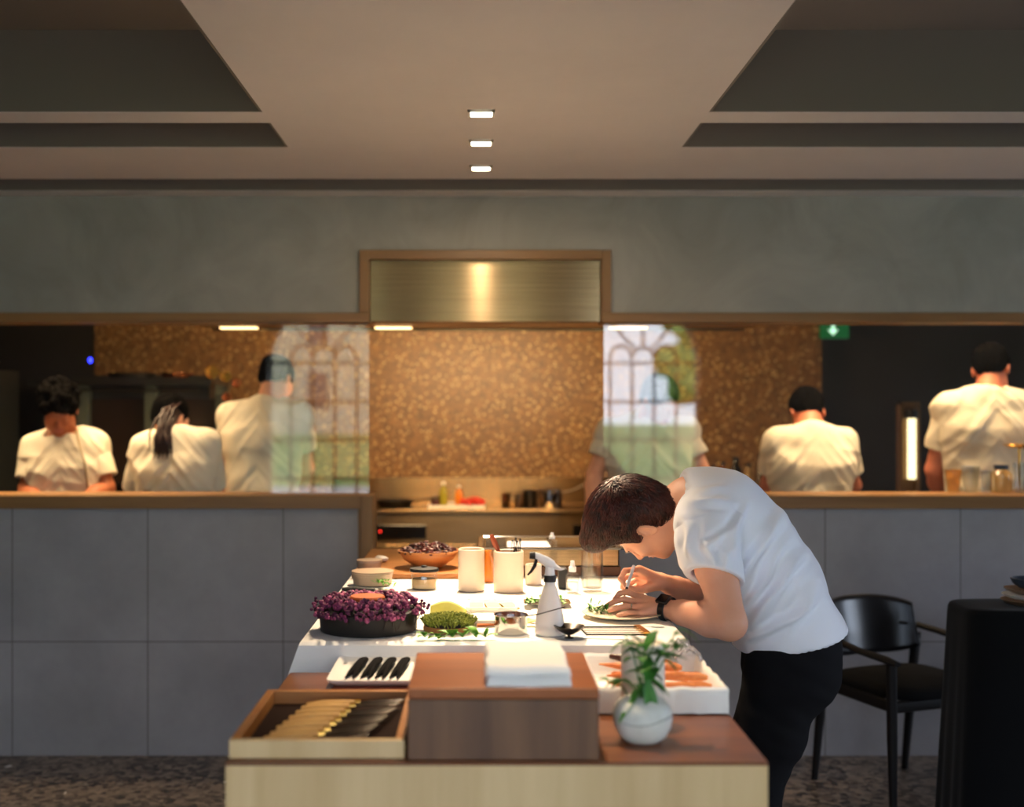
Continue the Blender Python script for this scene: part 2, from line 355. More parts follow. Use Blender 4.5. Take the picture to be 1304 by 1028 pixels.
# ------------------------------------------------------------------ smooth body surfaces (distance field -> one closed mesh)
class Sdf:
    def __init__(s): s.p = []
    def _bb(s, pts, r, k):
        pts = np.array([list(p) for p in pts]); return pts.min(0)-r-k, pts.max(0)+r+k
    def cone(s, a, b, ra, rb, k=.02, flat=None, sub=False):
        a = np.array(a, float); b = np.array(b, float); R = max(ra, rb)
        if flat is not None:
            ax = np.array(flat[0], float); ax /= np.linalg.norm(ax); flat = (ax, flat[1])
        s.p.append(('c', a, b, ra, rb, k, flat, sub, s._bb((a, b), R, k))); return s
    def ell(s, c, r, k=.02, M=None, sub=False):
        c = np.array(c, float); M = np.eye(3) if M is None else np.array(M, float)   # rows = axes
        s.p.append(('e', c, np.array(r, float), M, None, k, None, sub, s._bb((c,), max(r), k))); return s
    def chain(s, pts, rs, k=.02, flat=None, sub=False):
        for i in range(len(pts)-1): s.cone(pts[i], pts[i+1], rs[i], rs[i+1], k, flat, sub)
        return s
    def plane(s, pt, n, box=None, k=.004):
        """cut away the side the normal points to, inside an optional box"""
        n = np.array(n, float); n /= np.linalg.norm(n)
        bb = (np.array([-1e3]*3), np.array([1e3]*3)) if box is None else (np.array(box[0], float), np.array(box[1], float))
        s.p.append(('p', np.array(pt, float), n, box, None, k, None, True, bb)); return s
    def value(s, X, prims):
        d = np.full(len(X), 1.0)
        for kind, a, b, ra, rb, k, flat, sub, bb in prims:
            if kind == 'c':
                ba = b-a; L = float(ba@ba) or 1e-9; sc = 1
                q = X-a
                t = np.clip((q@ba)/L, 0, 1)
                q = q-t[:, None]*ba
                if flat is not None:
                    h = q@flat[0]; q = q+np.outer(h*(1/flat[1]-1), flat[0]); sc = flat[1] if flat[1] < 1 else 1
                e = (np.sqrt((q*q).sum(1))-(ra+(rb-ra)*t))*sc
            elif kind == 'e':
                q = (X-a)@ra.T; k0 = np.sqrt(((q/b)**2).sum(1)); k1 = np.sqrt(((q/(b*b))**2).sum(1))+1e-9; e = k0*(k0-1)/k1
            else:
                e = -((X-a)@b)          # removed where e < 0
                if ra is not None:
                    lo, hi = np.array(ra[0]), np.array(ra[1]); o = np.maximum(np.maximum(lo-X, X-hi).max(1), 0); e = np.maximum(e, o)
            if sub:
                h = np.clip(.5-.5*(d+e)/k, 0, 1); d = d*(1-h)-e*h+k*h*(1-h)
            else:
                h = np.clip(.5+.5*(d-e)/k, 0, 1); d = d*(1-h)+e*h-k*h*(1-h)
        return d
    def mesh(s, res):
        N = 24; bs = N*res
        adds = [p for p in s.p if not p[7]]
        lo = np.min([p[8][0] for p in adds], 0); hi = np.max([p[8][1] for p in adds], 0)
        b0 = np.floor(lo/bs).astype(int); b1 = np.ceil(hi/bs).astype(int)
        keys = []; pos = []; quads = []
        ar = np.arange(-1, N+1)
        I, J, K = np.meshgrid(ar, ar, ar, indexing='ij'); base = np.stack([I, J, K], -1).reshape(-1, 3)
        def key(c): return (c[..., 0]+5000)*100000000+(c[..., 1]+5000)*10000+(c[..., 2]+5000)
        for bx in range(b0[0], b1[0]+1):
            for by in range(b0[1], b1[1]+1):
                for bz in range(b0[2], b1[2]+1):
                    o = np.array([bx, by, bz])*N; l = (o-2)*res; h = (o+N+2)*res
                    pr = [p for p in s.p if (p[8][0] <= h).all() and (p[8][1] >= l).all()]
                    if not any(not p[7] for p in pr): continue
                    ctr = ((o+N/2)*res)[None]
                    if abs(s.value(ctr, pr)[0]) > bs*1.15+.02: continue
                    X = (base+o)*res; n1 = N+2
                    d = s.value(X, pr).reshape(n1, n1, n1)
                    ins = d < 0
                    if ins.all() or not ins.any(): continue
                    # cells
                    cs = np.zeros((n1-1,)*3, int); sm = np.zeros((n1-1, n1-1, n1-1, 3)); cn = np.zeros((n1-1,)*3)
                    G = (base+o).reshape(n1, n1, n1, 3)*res
                    sl = lambda q: tuple(slice(qq, qq+n1-1) for qq in q)
                    for ax in range(3):
                        e = [0, 0, 0]; e[ax] = 1
                        for u in (0, 1):
                            for v in (0, 1):
                                q = [0, 0, 0]; q[(ax+1) % 3] = u; q[(ax+2) % 3] = v
                                q2 = [q[i]+e[i] for i in range(3)]
                                A, Bq = d[sl(q)], d[sl(q2)]
                                x = (A < 0) != (Bq < 0); t = np.where(x, A/np.where(A == Bq, 1, A-Bq), 0)
                                pt = G[sl(q)].copy(); pt[..., ax] += t*res
                                sm += pt*x[..., None]; cn += x
                    act = cn > 0
                    idx = np.argwhere(act)
                    keys.append(key(idx-1+o)); pos.append(sm[act]/cn[act][:, None])
                    for ax in range(3):
                        a2, a3 = (ax+1) % 3, (ax+2) % 3
                        q = [1, 1, 1]; q2 = list(q); q2[ax] = 2
                        A = ins[1:N+1, 1:N+1, 1:N+1]
                        s2 = [slice(1, N+1)]*3
                        if True:
                            s2[ax] = slice(2, N+2)
                            Bq = ins[tuple(s2)]
                        ch = np.argwhere(A != Bq)
                        if not len(ch): continue
                        flip = A[tuple(ch.T)]
                        g = ch+o          # node global index (block node 1 -> global o)
                        e2 = np.zeros(3, int); e2[a2] = 1; e3 = np.zeros(3, int); e3[a3] = 1
                        qd = np.stack([key(g-e2-e3), key(g-e3), key(g), key(g-e2)], 1)
                        qd = np.where(flip[:, None], qd, qd[:, ::-1]); quads.append(qd)
        keys = np.concatenate(keys); pos = np.concatenate(pos); quads = np.concatenate(quads)
        uk, first = np.unique(keys, return_index=True); V = pos[first]
        ii = np.searchsorted(uk, quads); ii = np.minimum(ii, len(uk)-1)
        ok = (uk[ii] == quads).all(1); return V, ii[ok]

def sdf_object(name, sdf, res, m, parent, smooth_iter=1, displace=None, assign=None):
    V, Q = sdf.mesh(res)
    for _ in range(smooth_iter):
        acc = np.zeros_like(V); cnt = np.zeros(len(V))
        for a in range(4):
            i, j = Q[:, a], Q[:, (a+1) % 4]; np.add.at(acc, i, V[j]); np.add.at(cnt, i, 1)
        V = np.where(cnt[:, None] > 0, .5*V+.5*acc/np.maximum(cnt, 1)[:, None], V)
    if displace is not None:
        nrm = np.zeros_like(V); fn = np.cross(V[Q[:, 2]]-V[Q[:, 0]], V[Q[:, 3]]-V[Q[:, 1]])
        for a in range(4): np.add.at(nrm, Q[:, a], fn)
        nrm /= np.linalg.norm(nrm, axis=1)[:, None]+1e-12
        V = V+nrm*displace(V, nrm)[:, None]
    root = Vector((0, 0, 0)); q = parent
    while q is not None: root += Vector(q.location); q = q.parent
    V = V-np.array(root)
    me = bpy.data.meshes.new(name)
    me.vertices.add(len(V)); me.vertices.foreach_set('co', V.astype(np.float32).ravel())
    me.loops.add(len(Q)*4); me.loops.foreach_set('vertex_index', Q.astype(np.int32).ravel())
    me.polygons.add(len(Q)); me.polygons.foreach_set('loop_start', np.arange(0, len(Q)*4, 4, dtype=np.int32))
    me.polygons.foreach_set('loop_total', np.full(len(Q), 4, dtype=np.int32))
    me.polygons.foreach_set('use_smooth', np.ones(len(Q), bool))
    ms = m if isinstance(m, (list, tuple)) else [m]
    for x in ms: me.materials.append(x)
    if assign is not None:
        ctr = V[Q].mean(1)+np.array(root); me.polygons.foreach_set('material_index', assign(ctr).astype(np.int32))
    me.update(calc_edges=True); me.validate()
    o = bpy.data.objects.new(name, me); C.objects.link(o); o.parent = parent
    return o
# ------------------------------------------------------------------ the room
WY = 5.30                      # the pass wall
XL, XR = -8.0, 8.0
struct(B().box((XL, -2.3, -.1), (XR, 8.6, 0)).build('floor', terrazzo, smooth=False))

# low ceiling with two coffers on each side and a narrow slot by the pass wall
def ceiling():
    b = B(); z0, z1 = 2.517, 2.85
    cxl, cxr = -.70, .738
    b.box((cxl, 1.0, z0), (cxr, 4.90, z1))                 # middle strip
    for a, c in ((XL, cxl), (cxr, XR)):
        b.box((a, 1.0, z0), (c, 1.6, z1))
        b.box((a, 3.80, z0), (c, 3.94, z1))                # cross bands
        b.box((a, 4.31, z0), (c, 4.90, z1))
        b.box((a, 1.6, 2.80), (c, 3.80, z1)); b.box((a, 3.94, 2.66), (c, 4.31, z1))
    b.box((XL, 4.90, 2.60), (XR, 5.166, z1))               # slot
    b.box((XL, 5.166, z0), (XR, WY+.02, z1))
    b.box((XL, -2.3, 3.1), (XR, 1.0, 3.2)); b.box((XL, 1.0, 2.85), (XR, 1.1, 3.2))
    b.box((XL, WY, 2.55), (XR, 8.6, 2.85))                 # kitchen ceiling
    return b
struct(ceiling().build('ceiling', ceil_m, smooth=False))
coffer_m = mat('dark_recess_lining', (116, 106, 94), .9)  # dark lining added to keep the coffers and slot dark
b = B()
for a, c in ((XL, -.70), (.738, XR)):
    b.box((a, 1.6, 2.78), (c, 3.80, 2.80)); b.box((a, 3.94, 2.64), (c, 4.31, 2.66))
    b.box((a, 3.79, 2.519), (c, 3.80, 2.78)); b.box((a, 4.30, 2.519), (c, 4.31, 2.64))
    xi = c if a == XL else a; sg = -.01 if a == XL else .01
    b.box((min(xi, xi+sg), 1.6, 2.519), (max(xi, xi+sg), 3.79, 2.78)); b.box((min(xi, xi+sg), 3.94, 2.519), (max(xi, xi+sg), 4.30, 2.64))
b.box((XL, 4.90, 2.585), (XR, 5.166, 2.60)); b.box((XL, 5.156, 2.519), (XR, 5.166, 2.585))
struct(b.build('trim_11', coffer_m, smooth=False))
struct(B().box((XL-.2, -2.3, 0), (XL, 8.6, 3.2)).build('wall_left', plaster, smooth=False))
b = B(); b.box((XR, -2.3, 0), (XR+.2, 1.4, 3.2)).box((XR, 4.4, 0), (XR+.2, 8.6, 3.2)).box((XR, 1.4, 0), (XR+.2, 4.4, .5)).box((XR, 1.4, 2.5), (XR+.2, 4.4, 3.2))
struct(b.build('wall_right', plaster, smooth=False))

# rear wall with arched openings
WINX = (-1.70, .04, 1.78); WR = .60; WS = 2.08; WB = .45  # middle window is unseen, added to bring in more daylight
def rear_wall():
    b = B(); y0, y1 = -2.3, -2.0; n = 20
    xs = [XL]
    for wx in WINX:
        b.box((xs[-1], y0, 0), (wx-WR, y1, 3.2)); b.box((wx-WR, y0, 0), (wx+WR, y1, WB))
        for i in range(n):
            a0, a1 = PI-PI*i/n, PI-PI*(i+1)/n
            p, q = (wx+WR*math.cos(a0), WS+WR*math.sin(a0)), (wx+WR*math.cos(a1), WS+WR*math.sin(a1))
            v = [(p[0], y0, p[1]), (q[0], y0, q[1]), (q[0], y0, 3.2), (p[0], y0, 3.2)]
            v += [(x, y1, z) for x, _, z in v]
            b.add(v, [(0,1,2,3), (7,6,5,4), (0,4,5,1)])
        xs.append(wx+WR)
    b.box((xs[-1], y0, 0), (XR, y1, 3.2)); return b
struct(rear_wall().build('wall_rear', plaster, smooth=False))
lead = mat('dark_lead', (52, 54, 58), .5, .4)
b = B()
for i in range(5): b.box((XR+.08, 1.4+3*i/4-.02, .5), (XR+.12, 1.4+3*i/4+.02, 2.5))
for z in (.52, 1.16, 1.8, 2.48): b.box((XR+.08, 1.4, z-.02), (XR+.12, 4.4, z+.02))
struct(b.build('window_8', lead, smooth=False))  # bars of the unseen window added for side light
for k, wx in enumerate(WINX):
    b = B(); y = -2.1
    arc = [(wx+WR*math.cos(PI-PI*i/24), y, WS+WR*math.sin(PI-PI*i/24)) for i in range(25)]
    b.tube([(wx-WR, y, WB)]+arc+[(wx+WR, y, WB), (wx-WR, y, WB)], .025, 6, up=(0, 1, 0))
    t = .015
    for dx in (-.36, -.12, .12, .36):
        top = WS if abs(dx) < .2 else WS+.02
        b.tube([(wx+dx, y, WB), (wx+dx, y, top)], t, 6)
    for z in (2.06, 1.64, 1.22, .80): b.tube([(wx-WR, y, z), (wx+WR, y, z)], t, 6)
    b.tube([(wx+.12*math.cos(PI*i/12), y, WS+.03+.12*math.sin(PI*i/12)) for i in range(13)], t, 6, up=(0, 1, 0))
    for s in (-1, 1):
        b.tube([(wx+s*(.24+.12*math.cos(PI*i/12)), y, WS+.02+.15*math.sin(PI*i/12)) for i in range(13)], t, 6, up=(0, 1, 0))
    for an in (50, 90, 130):
        c, s_ = math.cos(math.radians(an)), math.sin(math.radians(an))
        b.tube([(wx+.12*c, y, WS+.03+.12*s_), (wx+WR*c, y, WS+WR*s_)], t, 6)
    struct(b.build('window_%d' % (k+3), lead))
# garden seen in the reflections
grass = mat('lawn', (92, 122, 48), .95, col2=(120, 146, 66), scale=.6)
struct(B().box((-70, -110, -.4), (70, -2.31, -.02)).build('ground', grass, smooth=False))
stone_pale = mat('pale_limestone', (190, 176, 150), .9, col2=(206, 194, 170), scale=2)
slate = mat('grey_slate_roof', (90, 94, 100), .8)
def hall():
    t = thing('manor_house', 'pale stone manor house across the garden lawn, seen mirrored in the glass', 'building', (-9, -62, 0))
    B().box((-26, -70, 0), (5.5, -62, 9.5)).build('wall', stone_pale, t, smooth=False)
    b = B(); b.add([(-27, -71, 9.5), (6.3, -71, 9.5), (6.3, -61, 9.5), (-27, -61, 9.5), (-24, -66, 13), (3.4, -66, 13)],
          [(3,2,1,0), (0,1,5,4), (1,2,5), (2,3,4,5), (3,0,4)]); b.build('roof', slate, t, smooth=False)
    for x in (-22, -18, -14, -10, -6, -2, 2):
        for z in (1.6, 5.6): B().box((x-.6, -61.98, z), (x+.6, -61.9, z+2.2)).build('window_pane', mat('dark_window_glass', (60, 66, 74), .1), t, smooth=False)
hall()
def tree(x, y, h, r, label):
    t = thing('garden_tree', label, 'tree', (x, y, 0), 'trees across the lawn')
    B().tube([(x, y, 0), (x+.1, y, h*.3), (x-.1, y, h*.55)], [.3, .22, .12], 8).build('trunk', mat('bark', (84, 70, 56), .9), t)
    b = B(); rnd = random.Random(int(x*10))
    for k in range(26):
        a = rnd.uniform(0, 2*PI); q = rnd.uniform(0, 1)**.5*r; z = rnd.uniform(h*.3, h)
        b.ell((x+q*math.cos(a), y+q*math.sin(a), z), [rnd.uniform(.25, .4)*r]*3, 10, jit=.5)
    b.build('crown', mat('tree_leaves', (110, 140, 50), .9, col2=(190, 205, 120), scale=3), t, smooth=False)
gravel = mat('added_pale_gravel', (176, 170, 160), .95)
struct(B().box((-40, -13, -.02), (40, -2.31, 0)).build('path', gravel, smooth=False))  # unseen gravel strip, added to cut the lawn's green bounce
tree(11.2, -46, 8.5, 2.6, 'leafy green tree mirrored in the glass beside the crew neck cook')
tree(18.8, -51, 10, 3.4, 'taller leafy tree beyond the lawn at the end of the row')

# ------------------------------------------------------------------ pass wall
SILL_T, SILL_B = 1.170, 1.112
OPB, OPT = 1.949, 1.992       # upper trim
JL0, JL1 = -.535, -.480
JR0, JR1 = .515, .57
y0, y1 = WY, WY+.16
struct(B().box((XL, y0, 0), (JL0, y1, SILL_B)).build('wall_pass_left', panels_m, smooth=False))
struct(B().box((JR1, y0, 0), (XR, y1, SILL_B)).build('wall_pass_right', panels_m, smooth=False))
FL, FR, FT = -.541, .590, 2.274
b = B(); b.box((XL, y0, OPT), (FL, y1, 2.7)).box((FR, y0, OPT), (XR, y1, 2.7)).box((FL, y0, FT), (FR, y1, 2.7))
struct(b.build('wall_pass_upper', plaster, smooth=False))
e = .018
struct(B().box((XL, y0-e, SILL_B), (JL0, y1+.1, SILL_T)).build('trim_1', oak_x, smooth=False, bevel=.003))
struct(B().box((JL0, y0-e, 0), (JL1, y1, SILL_T)).build('trim_2', oak_z, smooth=False, bevel=.003))
struct(B().box((JL0-.012, y0-.006, 0), (JL0, y0, SILL_B)).build('trim_3', oak_z, smooth=False))
struct(B().box((JR1, y0-e, SILL_B), (XR, y1+.1, SILL_T)).build('trim_4', oak_x, smooth=False, bevel=.003))
struct(B().box((JR0, y0-e, 0), (JR1, y1, SILL_T)).build('trim_5', oak_z, smooth=False, bevel=.003))
struct(B().box((XL, y0-e, OPB), (FL+.042, y1, OPT)).build('trim_6', oak_x, smooth=False, bevel=.003))
struct(B().box((FR-.042, y0-e, OPB), (XR, y1, OPT)).build('trim_7', oak_x, smooth=False, bevel=.003))
struct(B().box((FL, y0-e, OPT), (FL+.042, y1, FT)).build('trim_8', oak_z, smooth=False, bevel=.003))
struct(B().box((FR-.042, y0-e, OPT), (FR, y1, FT)).build('trim_9', oak_z, smooth=False, bevel=.003))
struct(B().box((FL+.042, y0-e, FT-.042), (FR-.042, y1, FT)).build('trim_10', oak_x, smooth=False, bevel=.003))
struct(B().box((XL, y0+.07, SILL_T-.01), (-.505, y0+.076, OPB+.01)).build('window_1', pane_m, smooth=False))
struct(B().box((.565, y0+.07, SILL_T-.01), (XR, y0+.076, OPB+.01)).build('window_2', pane_m, smooth=False))

# three recessed downlights in the middle of the ceiling
glow = mat('lamp_glow', (255, 236, 206), .5, emit=14)
warm_white = mat('lamp_trim', (236, 226, 210), .5)
for k, (D, wh) in enumerate(((3.80, 'nearest the coffers, the topmost of three in the ceiling row'), (4.22, 'between the two others in the ceiling row'), (4.66, 'closest to the wall above the hood, last of the ceiling row'))):
    t = thing('recessed_downlight', 'small rectangular recessed downlight, '+wh, 'ceiling light', (.005, D, 2.517), 'recessed downlights')
    b = B(); x = .005; hw, hd, z = .044, .040, 2.515
    b.box((x-hw, D-hd, z-.006), (x-hw+.009, D+hd, z+.004)).box((x+hw-.009, D-hd, z-.006), (x+hw, D+hd, z+.004))
    b.box((x-hw, D-hd, z-.006), (x+hw, D-hd+.009, z+.004)).box((x-hw, D+hd-.009, z-.006), (x+hw, D+hd, z+.004))
    b.build('trim_ring', warm_white, t, smooth=False)
    B().box((x-hw+.009, D-hd+.009, z-.002), (x+hw-.009, D+hd-.009, z)).build('lamp_face', glow, t, smooth=False)

# ------------------------------------------------------------------ kitchen behind the pass
dark_wall = mat('dark_brown_wall', (34, 28, 26), .7)
struct(B().box((-2.65, 8.1, 0), (2.35, 8.25, 2.56)).build('wall_kitchen', granite, smooth=False))
struct(B().box((XL, 8.12, 0), (-2.65, 8.25, 2.56)).box((2.35, 8.32, 0), (XR, 8.5, 2.56)).build('wall_back', dark_wall, smooth=False))
struct(B().box((-4.2, 6.9, 0), (-2.95, 7.0, 2.56)).build('wall_side', dark_wall, smooth=False))
for k, x in enumerate((-2.45, -2.62)):
    pass
# extraction hood: a steel face in the oak frame and its underside over the opening
t = thing('extraction_hood', 'brushed steel extraction hood framed in oak above the pass opening', 'extractor hood', (0, 5.9, 1.955))
B().box((FL+.043, WY+.03, 1.955), (FR-.043, WY+.05, FT-.042)).build('front_panel', steel, t, smooth=False, bevel=.002)
b = B(); b.box((-1.36, WY+.17, 1.965), (1.35, WY+.19, 2.10)); b.box((-1.36, WY+.17, 1.966), (1.35, 6.02, 2.10)); b.box((-1.36, 5.99, 1.958), (1.35, 6.02, 2.10)); b.box((FL+.05, WY+.05, 1.957), (FR-.05, WY+.17, 1.967))
b.build('canopy', steel, t, smooth=False)
for x in (-1.20, -.43, .74):
    B().box((x-.09, 5.84, 1.960), (x+.09, 5.90, 1.966)).build('light_strip', mat('hood_lamp_glow', (255, 214, 150), .5, emit=4), t, smooth=False)

# cooking range and its steel splashback
t = thing('cooking_range', 'steel cooking range with black control windows under the stone wall', 'range', (0, 7.8, 0))
B().box((-.95, 7.47, 0), (1.15, 8.08, .90)).build('body', steel, t, smooth=False)
B().box((-1.0, 7.44, .90), (1.2, 8.09, .925)).build('top', steel, t, smooth=False, bevel=.004)
B().box((-1.0, 8.06, .925), (1.2, 8.09, 1.092)).build('splashback', steel, t, smooth=False)
B().box((-.70, 7.455, .74), (-.34, 7.47, .825)).build('control_window', black_glass, t, smooth=False, bevel=.003)
B().box((.59, 7.455, .74), (.95, 7.47, .825)).build('control_window', black_glass, t, smooth=False, bevel=.003)
B().ell((-.63, 7.452, .785), (.006, .004, .006), 8).build('indicator_lamp', mat('red_indicator', (255, 50, 40), .5, emit=3), t)
for x in (-.35, .30):
    B().box((x-.32, 7.45, .08), (x+.32, 7.468, .70)).build('oven_door', steel, t, smooth=False, bevel=.004)
    B().tube([(x-.26, 7.42, .655), (x+.26, 7.42, .655)], .012, 8).build('handle', chrome, t)

def frying_pan(x, y, z, r, label):
    t = thing('frying_pan', label, 'pan', (x, y, z))
    B().lathe([(0, 0), (r*.78, 0), (r, .045), (r*.97, .045), (r*.75, .006), (0, .006)], (x, y, z), 28).build('pan_body', mat('iron', (30, 27, 26), .4, .5), t)
    B().tube([(x+r*.9, y-.02, z+.04), (x+r+.16, y-.08, z+.07)], [.010, .012], 8, flat=.6).build('handle', mat('iron', (30, 27, 26)), t)
frying_pan(-.55, 7.62, .926, .13, 'black frying pan on the steel range top next to the oak post')
def saucepan(x, y, r, h, m, label, ang=None):
    t = thing('saucepan', label, 'saucepan', (x, y, .926), 'saucepans on the range')
    B().lathe([(0, 0), (r*.95, 0), (r, .008), (r, h), (r+.004, h+.003), (r-.004, h), (r-.005, .008), (0, .006)], (x, y, .926), 28).build('pot_body', m, t)
    if ang is not None:
        c, s = math.cos(ang), math.sin(ang)
        B().tube([(x+r*c, y+r*s, .926+h*.8), (x+(r+.08)*c, y+(r+.08)*s, .926+h*.95), (x+(r+.22)*c, y+(r+.22)*s, .926+h*1.5)], [.009, .010, .012], 8, flat=.6).build('handle', chrome, t)
saucepan(.215, 7.62, .075, .085, steel, 'smaller steel saucepan on the range beside the tray of tomatoes')
saucepan(.33, 7.72, .05, .10, dark_steel, 'narrow dark steel pot standing between the two bright saucepans')
saucepan(.455, 7.6, .078, .115, chrome, 'polished steel saucepan with its long handle raised towards the cook', ang=.25)

t = thing('serving_tray', 'white rectangular tray of bottles and tomatoes on the range', 'tray', (-.2, 7.6, .926))
B().box((-.33, 7.5, .926), (.03, 7.76, .936)).build('tray_base', white_cer, t, smooth=False, bevel=.003)
B().box((-.33, 7.5, .936), (.03, 7.508, .946)).box((-.33, 7.508, .936), (-.322, 7.752, .946)).box((.022, 7.508, .936), (.03, 7.752, .946)).box((-.33, 7.752, .936), (.03, 7.76, .946)).build('tray_rim', white_cer, t, smooth=False)
tom = mat('tomato_red', (196, 44, 24), .3)
for i, (dx, dy, r, c) in enumerate(((-.10, .06, .030, 0), (-.05, .12, .032, 0), (-.02, .05, .028, 0), (-.07, .19, .03, 0), (-.135, .13, .027, 0))):
    x, y = .03+dx, 7.5+dy
    o = B().ell((x, y, .937+r*.85), (r, r, r*.85), 16).build('tomato', tom)
    tag(o, 'red tomato on the range tray, '+('by the amber bottle', 'at the back of the tray, second row', 'nearest the front corner by the saucepans', 'hindmost of the cluster', 'behind the amber bottle')[i], 'tomato', 'tomatoes on the range tray')
for i, (x, y, h, r, m, lb) in enumerate(((-.235, 7.62, .15, .026, mat('olive_oil', (150, 140, 40), .2), 'tall olive green oil bottle on the white range tray'),
      (-.135, 7.66, .125, .026, mat('amber_sauce', (210, 120, 30), .25), 'amber squeeze bottle between oil bottle and tomatoes'),
      (-.285, 7.58, .06, .03, mat('dark_sauce', (70, 28, 18), .3), 'low dark red tub at the corner of the range tray'))):
    t = thing('sauce_bottle', lb, 'bottle', (x, y, .937), 'bottles on the range tray')
    B().lathe([(0, 0), (r, 0), (r, h*.55), (r*.9, h*.65), (r*.4, h*.75), (r*.38, h*.9), (0, h*.9)], (x, y, .937), 20).build('bottle_body', m, t)
    B().lathe([(r*.45, h*.88), (r*.45, h), (0, h*1.02)], (x, y, .937), 16).build('cap', white_cer, t)

# tall equipment at the left of the kitchen: charcoal oven cabinets with pale posts, pans on top
t = thing('oven_cabinet', 'tall dark oven cabinet with pale steel posts behind the cooks', 'oven', (-2.1, 7.2, 0))
B().box((-2.62, 7.0, 0), (-1.62, 7.6, .62)).build('base_cabinet', dark_steel, t, smooth=False)
B().box((-2.62, 7.05, 1.10), (-1.62, 7.6, 1.76)).build('oven_body', mat('oven_black', (26, 22, 20), .5), t, smooth=False)
B().box((-2.62, 7.58, .62), (-1.62, 7.6, 1.10)).build('back_panel', mat('oven_brown', (58, 36, 22), .6), t, smooth=False)
for px in (107, 193, 283):
    x = (px-VX)*7.0/F; B().box((x-.035, 6.97, .62), (x+.035, 7.04, 1.70)).build('post', grey_green_steel, t, smooth=False, bevel=.003)
for px0, px1 in ((114, 186), (201, 277)):
    B().box(((px0-VX)*7/F, 7.02, 1.12), ((px1-VX)*7/F, 7.05, 1.62)).build('oven_window', mat('smoked_glass', (44, 30, 22), .25), t, smooth=False)
B().box((-2.66, 6.93, 1.70), (-1.58, 7.62, 1.745)).build('top_shelf', dark_steel, t, smooth=False)
B().tube([(-2.55, 6.92, 1.672), (-1.65, 6.92, 1.672)], .007, 8).build('rail', dark_steel, t)
B().box((-2.62, 6.98, .90), (-1.62, 7.58, .925)).build('shelf', dark_steel, t, smooth=False)
rnd = random.Random(3)
for k, (px, wpx, lb) in enumerate(((168, 60, 'wide dark shallow pan lying on the oven cabinet shelf top'), (226, 40, 'bright rimmed flat pan on the oven cabinet beside the wide one'))):
    x = (px-VX)*7.1/F; o = B().lathe([(0, 0), (wpx/2/211*.95, 0), (wpx/2/211, .03), (wpx/2/211-.005, .03), (0, .006)], (x, 7.1, 1.7455), 24).build('shallow_pan', dark_steel if k == 0 else copper)
    tag(o, lb, 'pan', 'pans on the oven cabinet')
for k, (px, py, r, lb) in enumerate(((272, 468, .042, 'brass pan hanging highest at the cabinet end'), (289, 474, .034, 'brass pan hanging beside the highest one, nearer the tall cook'), (303, 482, .028, 'small copper ladle pan at the tip of the hanging row'), (290, 500, .028, 'small copper cup hanging lowest of the pans by the cabinet'))):
    c = P(px, py+6, 6.95); M = Matrix.Rotation(PI/2, 3, 'X')
    t = thing('hanging_pan', lb, 'pan', c, 'pans hanging by the oven cabinet')
    B().lathe([(0, 0), (r*.9, 0), (r, .035), (r-.005, .035), (r*.85, .006), (0, .006)], c, 20, M=M).build('pan_bowl', brass if k < 2 else copper, t)
    B().tube([c+Vector((0, 0, r*.8)), c+Vector((0, 0, 1.66-c.z+.02))], .006, 6, flat=.6).build('handle', brass, t)
t = thing('steel_insert', 'shallow steel insert filled with glinting foil on the cabinet shelf', 'tray', P(158, 578, 6.93))
c = P(158, 578, 7.1); c.z = .926
B().box((c.x-.13, 7.0, .926), (c.x+.13, 7.25, .93)).box((c.x-.13, 7.0, .93), (c.x+.13, 7.006, 1.28-.30)).build('insert_body', brass, t, smooth=False)
# glinting foil parcels
for k in range(16):
    q = Vector((c.x+rnd.uniform(-.11, .11), 7.0+rnd.uniform(.03, .2), .935+rnd.uniform(.02, .3)*.35))
    B().ell(q, (.022, .022, .018), 8, jit=.9).build('foil_parcel', brass, t, smooth=False)
t['label'] = 'shallow brass-toned insert heaped with glinting foil parcels on the oven shelf'
for ch in t.children:
    pass
# blue indicator and tall dark fridges at the left end
t = thing('tall_fridge', 'tall dark fridge with a pale edge strip behind the curly haired cook', 'fridge', (-3.3, 6.6, 0))
B().box((-3.6, 6.5, 0), (-2.90, 6.88, 2.2)).build('fridge_body', mat('fridge_dark', (22, 24, 24), .5, .2), t, smooth=False)
B().box((-2.88, 6.60, 0), (-2.70, 6.9, 1.78)).build('side_panel', mat('fridge_panel', (36, 40, 38), .6, .1), t, smooth=False)
B().box((-2.93, 6.47, .3), (-2.90, 6.5, 2.1)).build('door_handle', dark_steel, t, smooth=False)
B().ell(P(115, 459, 6.55), (.012, .012, .016), 10).build('indicator_lamp', mat('blue_indicator', (40, 50, 255), .5, emit=6), t)

# right side of the kitchen: exit sign, warming lamp, bottles
t = thing('exit_sign', 'green emergency exit sign with a white down arrow', 'exit sign', (2.42, 8.0, 2.05))
z0 = 1.56+(521-431)*8.0/F; x0 = (1045-VX)*8.0/F; x1 = (1076-VX)*8.0/F
B().box((x0, 7.98, z0), (x1+.02, 8.03, z0+.16)).build('sign_box', mat('exit_green', (6, 88, 44), .5, emit=.5), t, smooth=False)
cx = (1061-VX)*7.975/F
b = B(); y = 7.975; B().box((x0+.03, 8.03, z0+.05), (x0+.10, 8.32, z0+.10)).build('wall_bracket', mat('dark_steel', (66, 62, 58)), t, smooth=False); zt = z0+.15; b.box((cx-.010, y, z0+.05), (cx+.010, y+.003, zt))
b.add([(cx-.036, y, z0+.058), (cx, y, z0+.018), (cx+.036, y, z0+.058), (cx-.036, y+.003, z0+.058), (cx, y+.003, z0+.018), (cx+.036, y+.003, z0+.058)], [(0,1,2), (5,4,3), (0,3,4,1), (1,4,5,2), (2,5,3,0)])
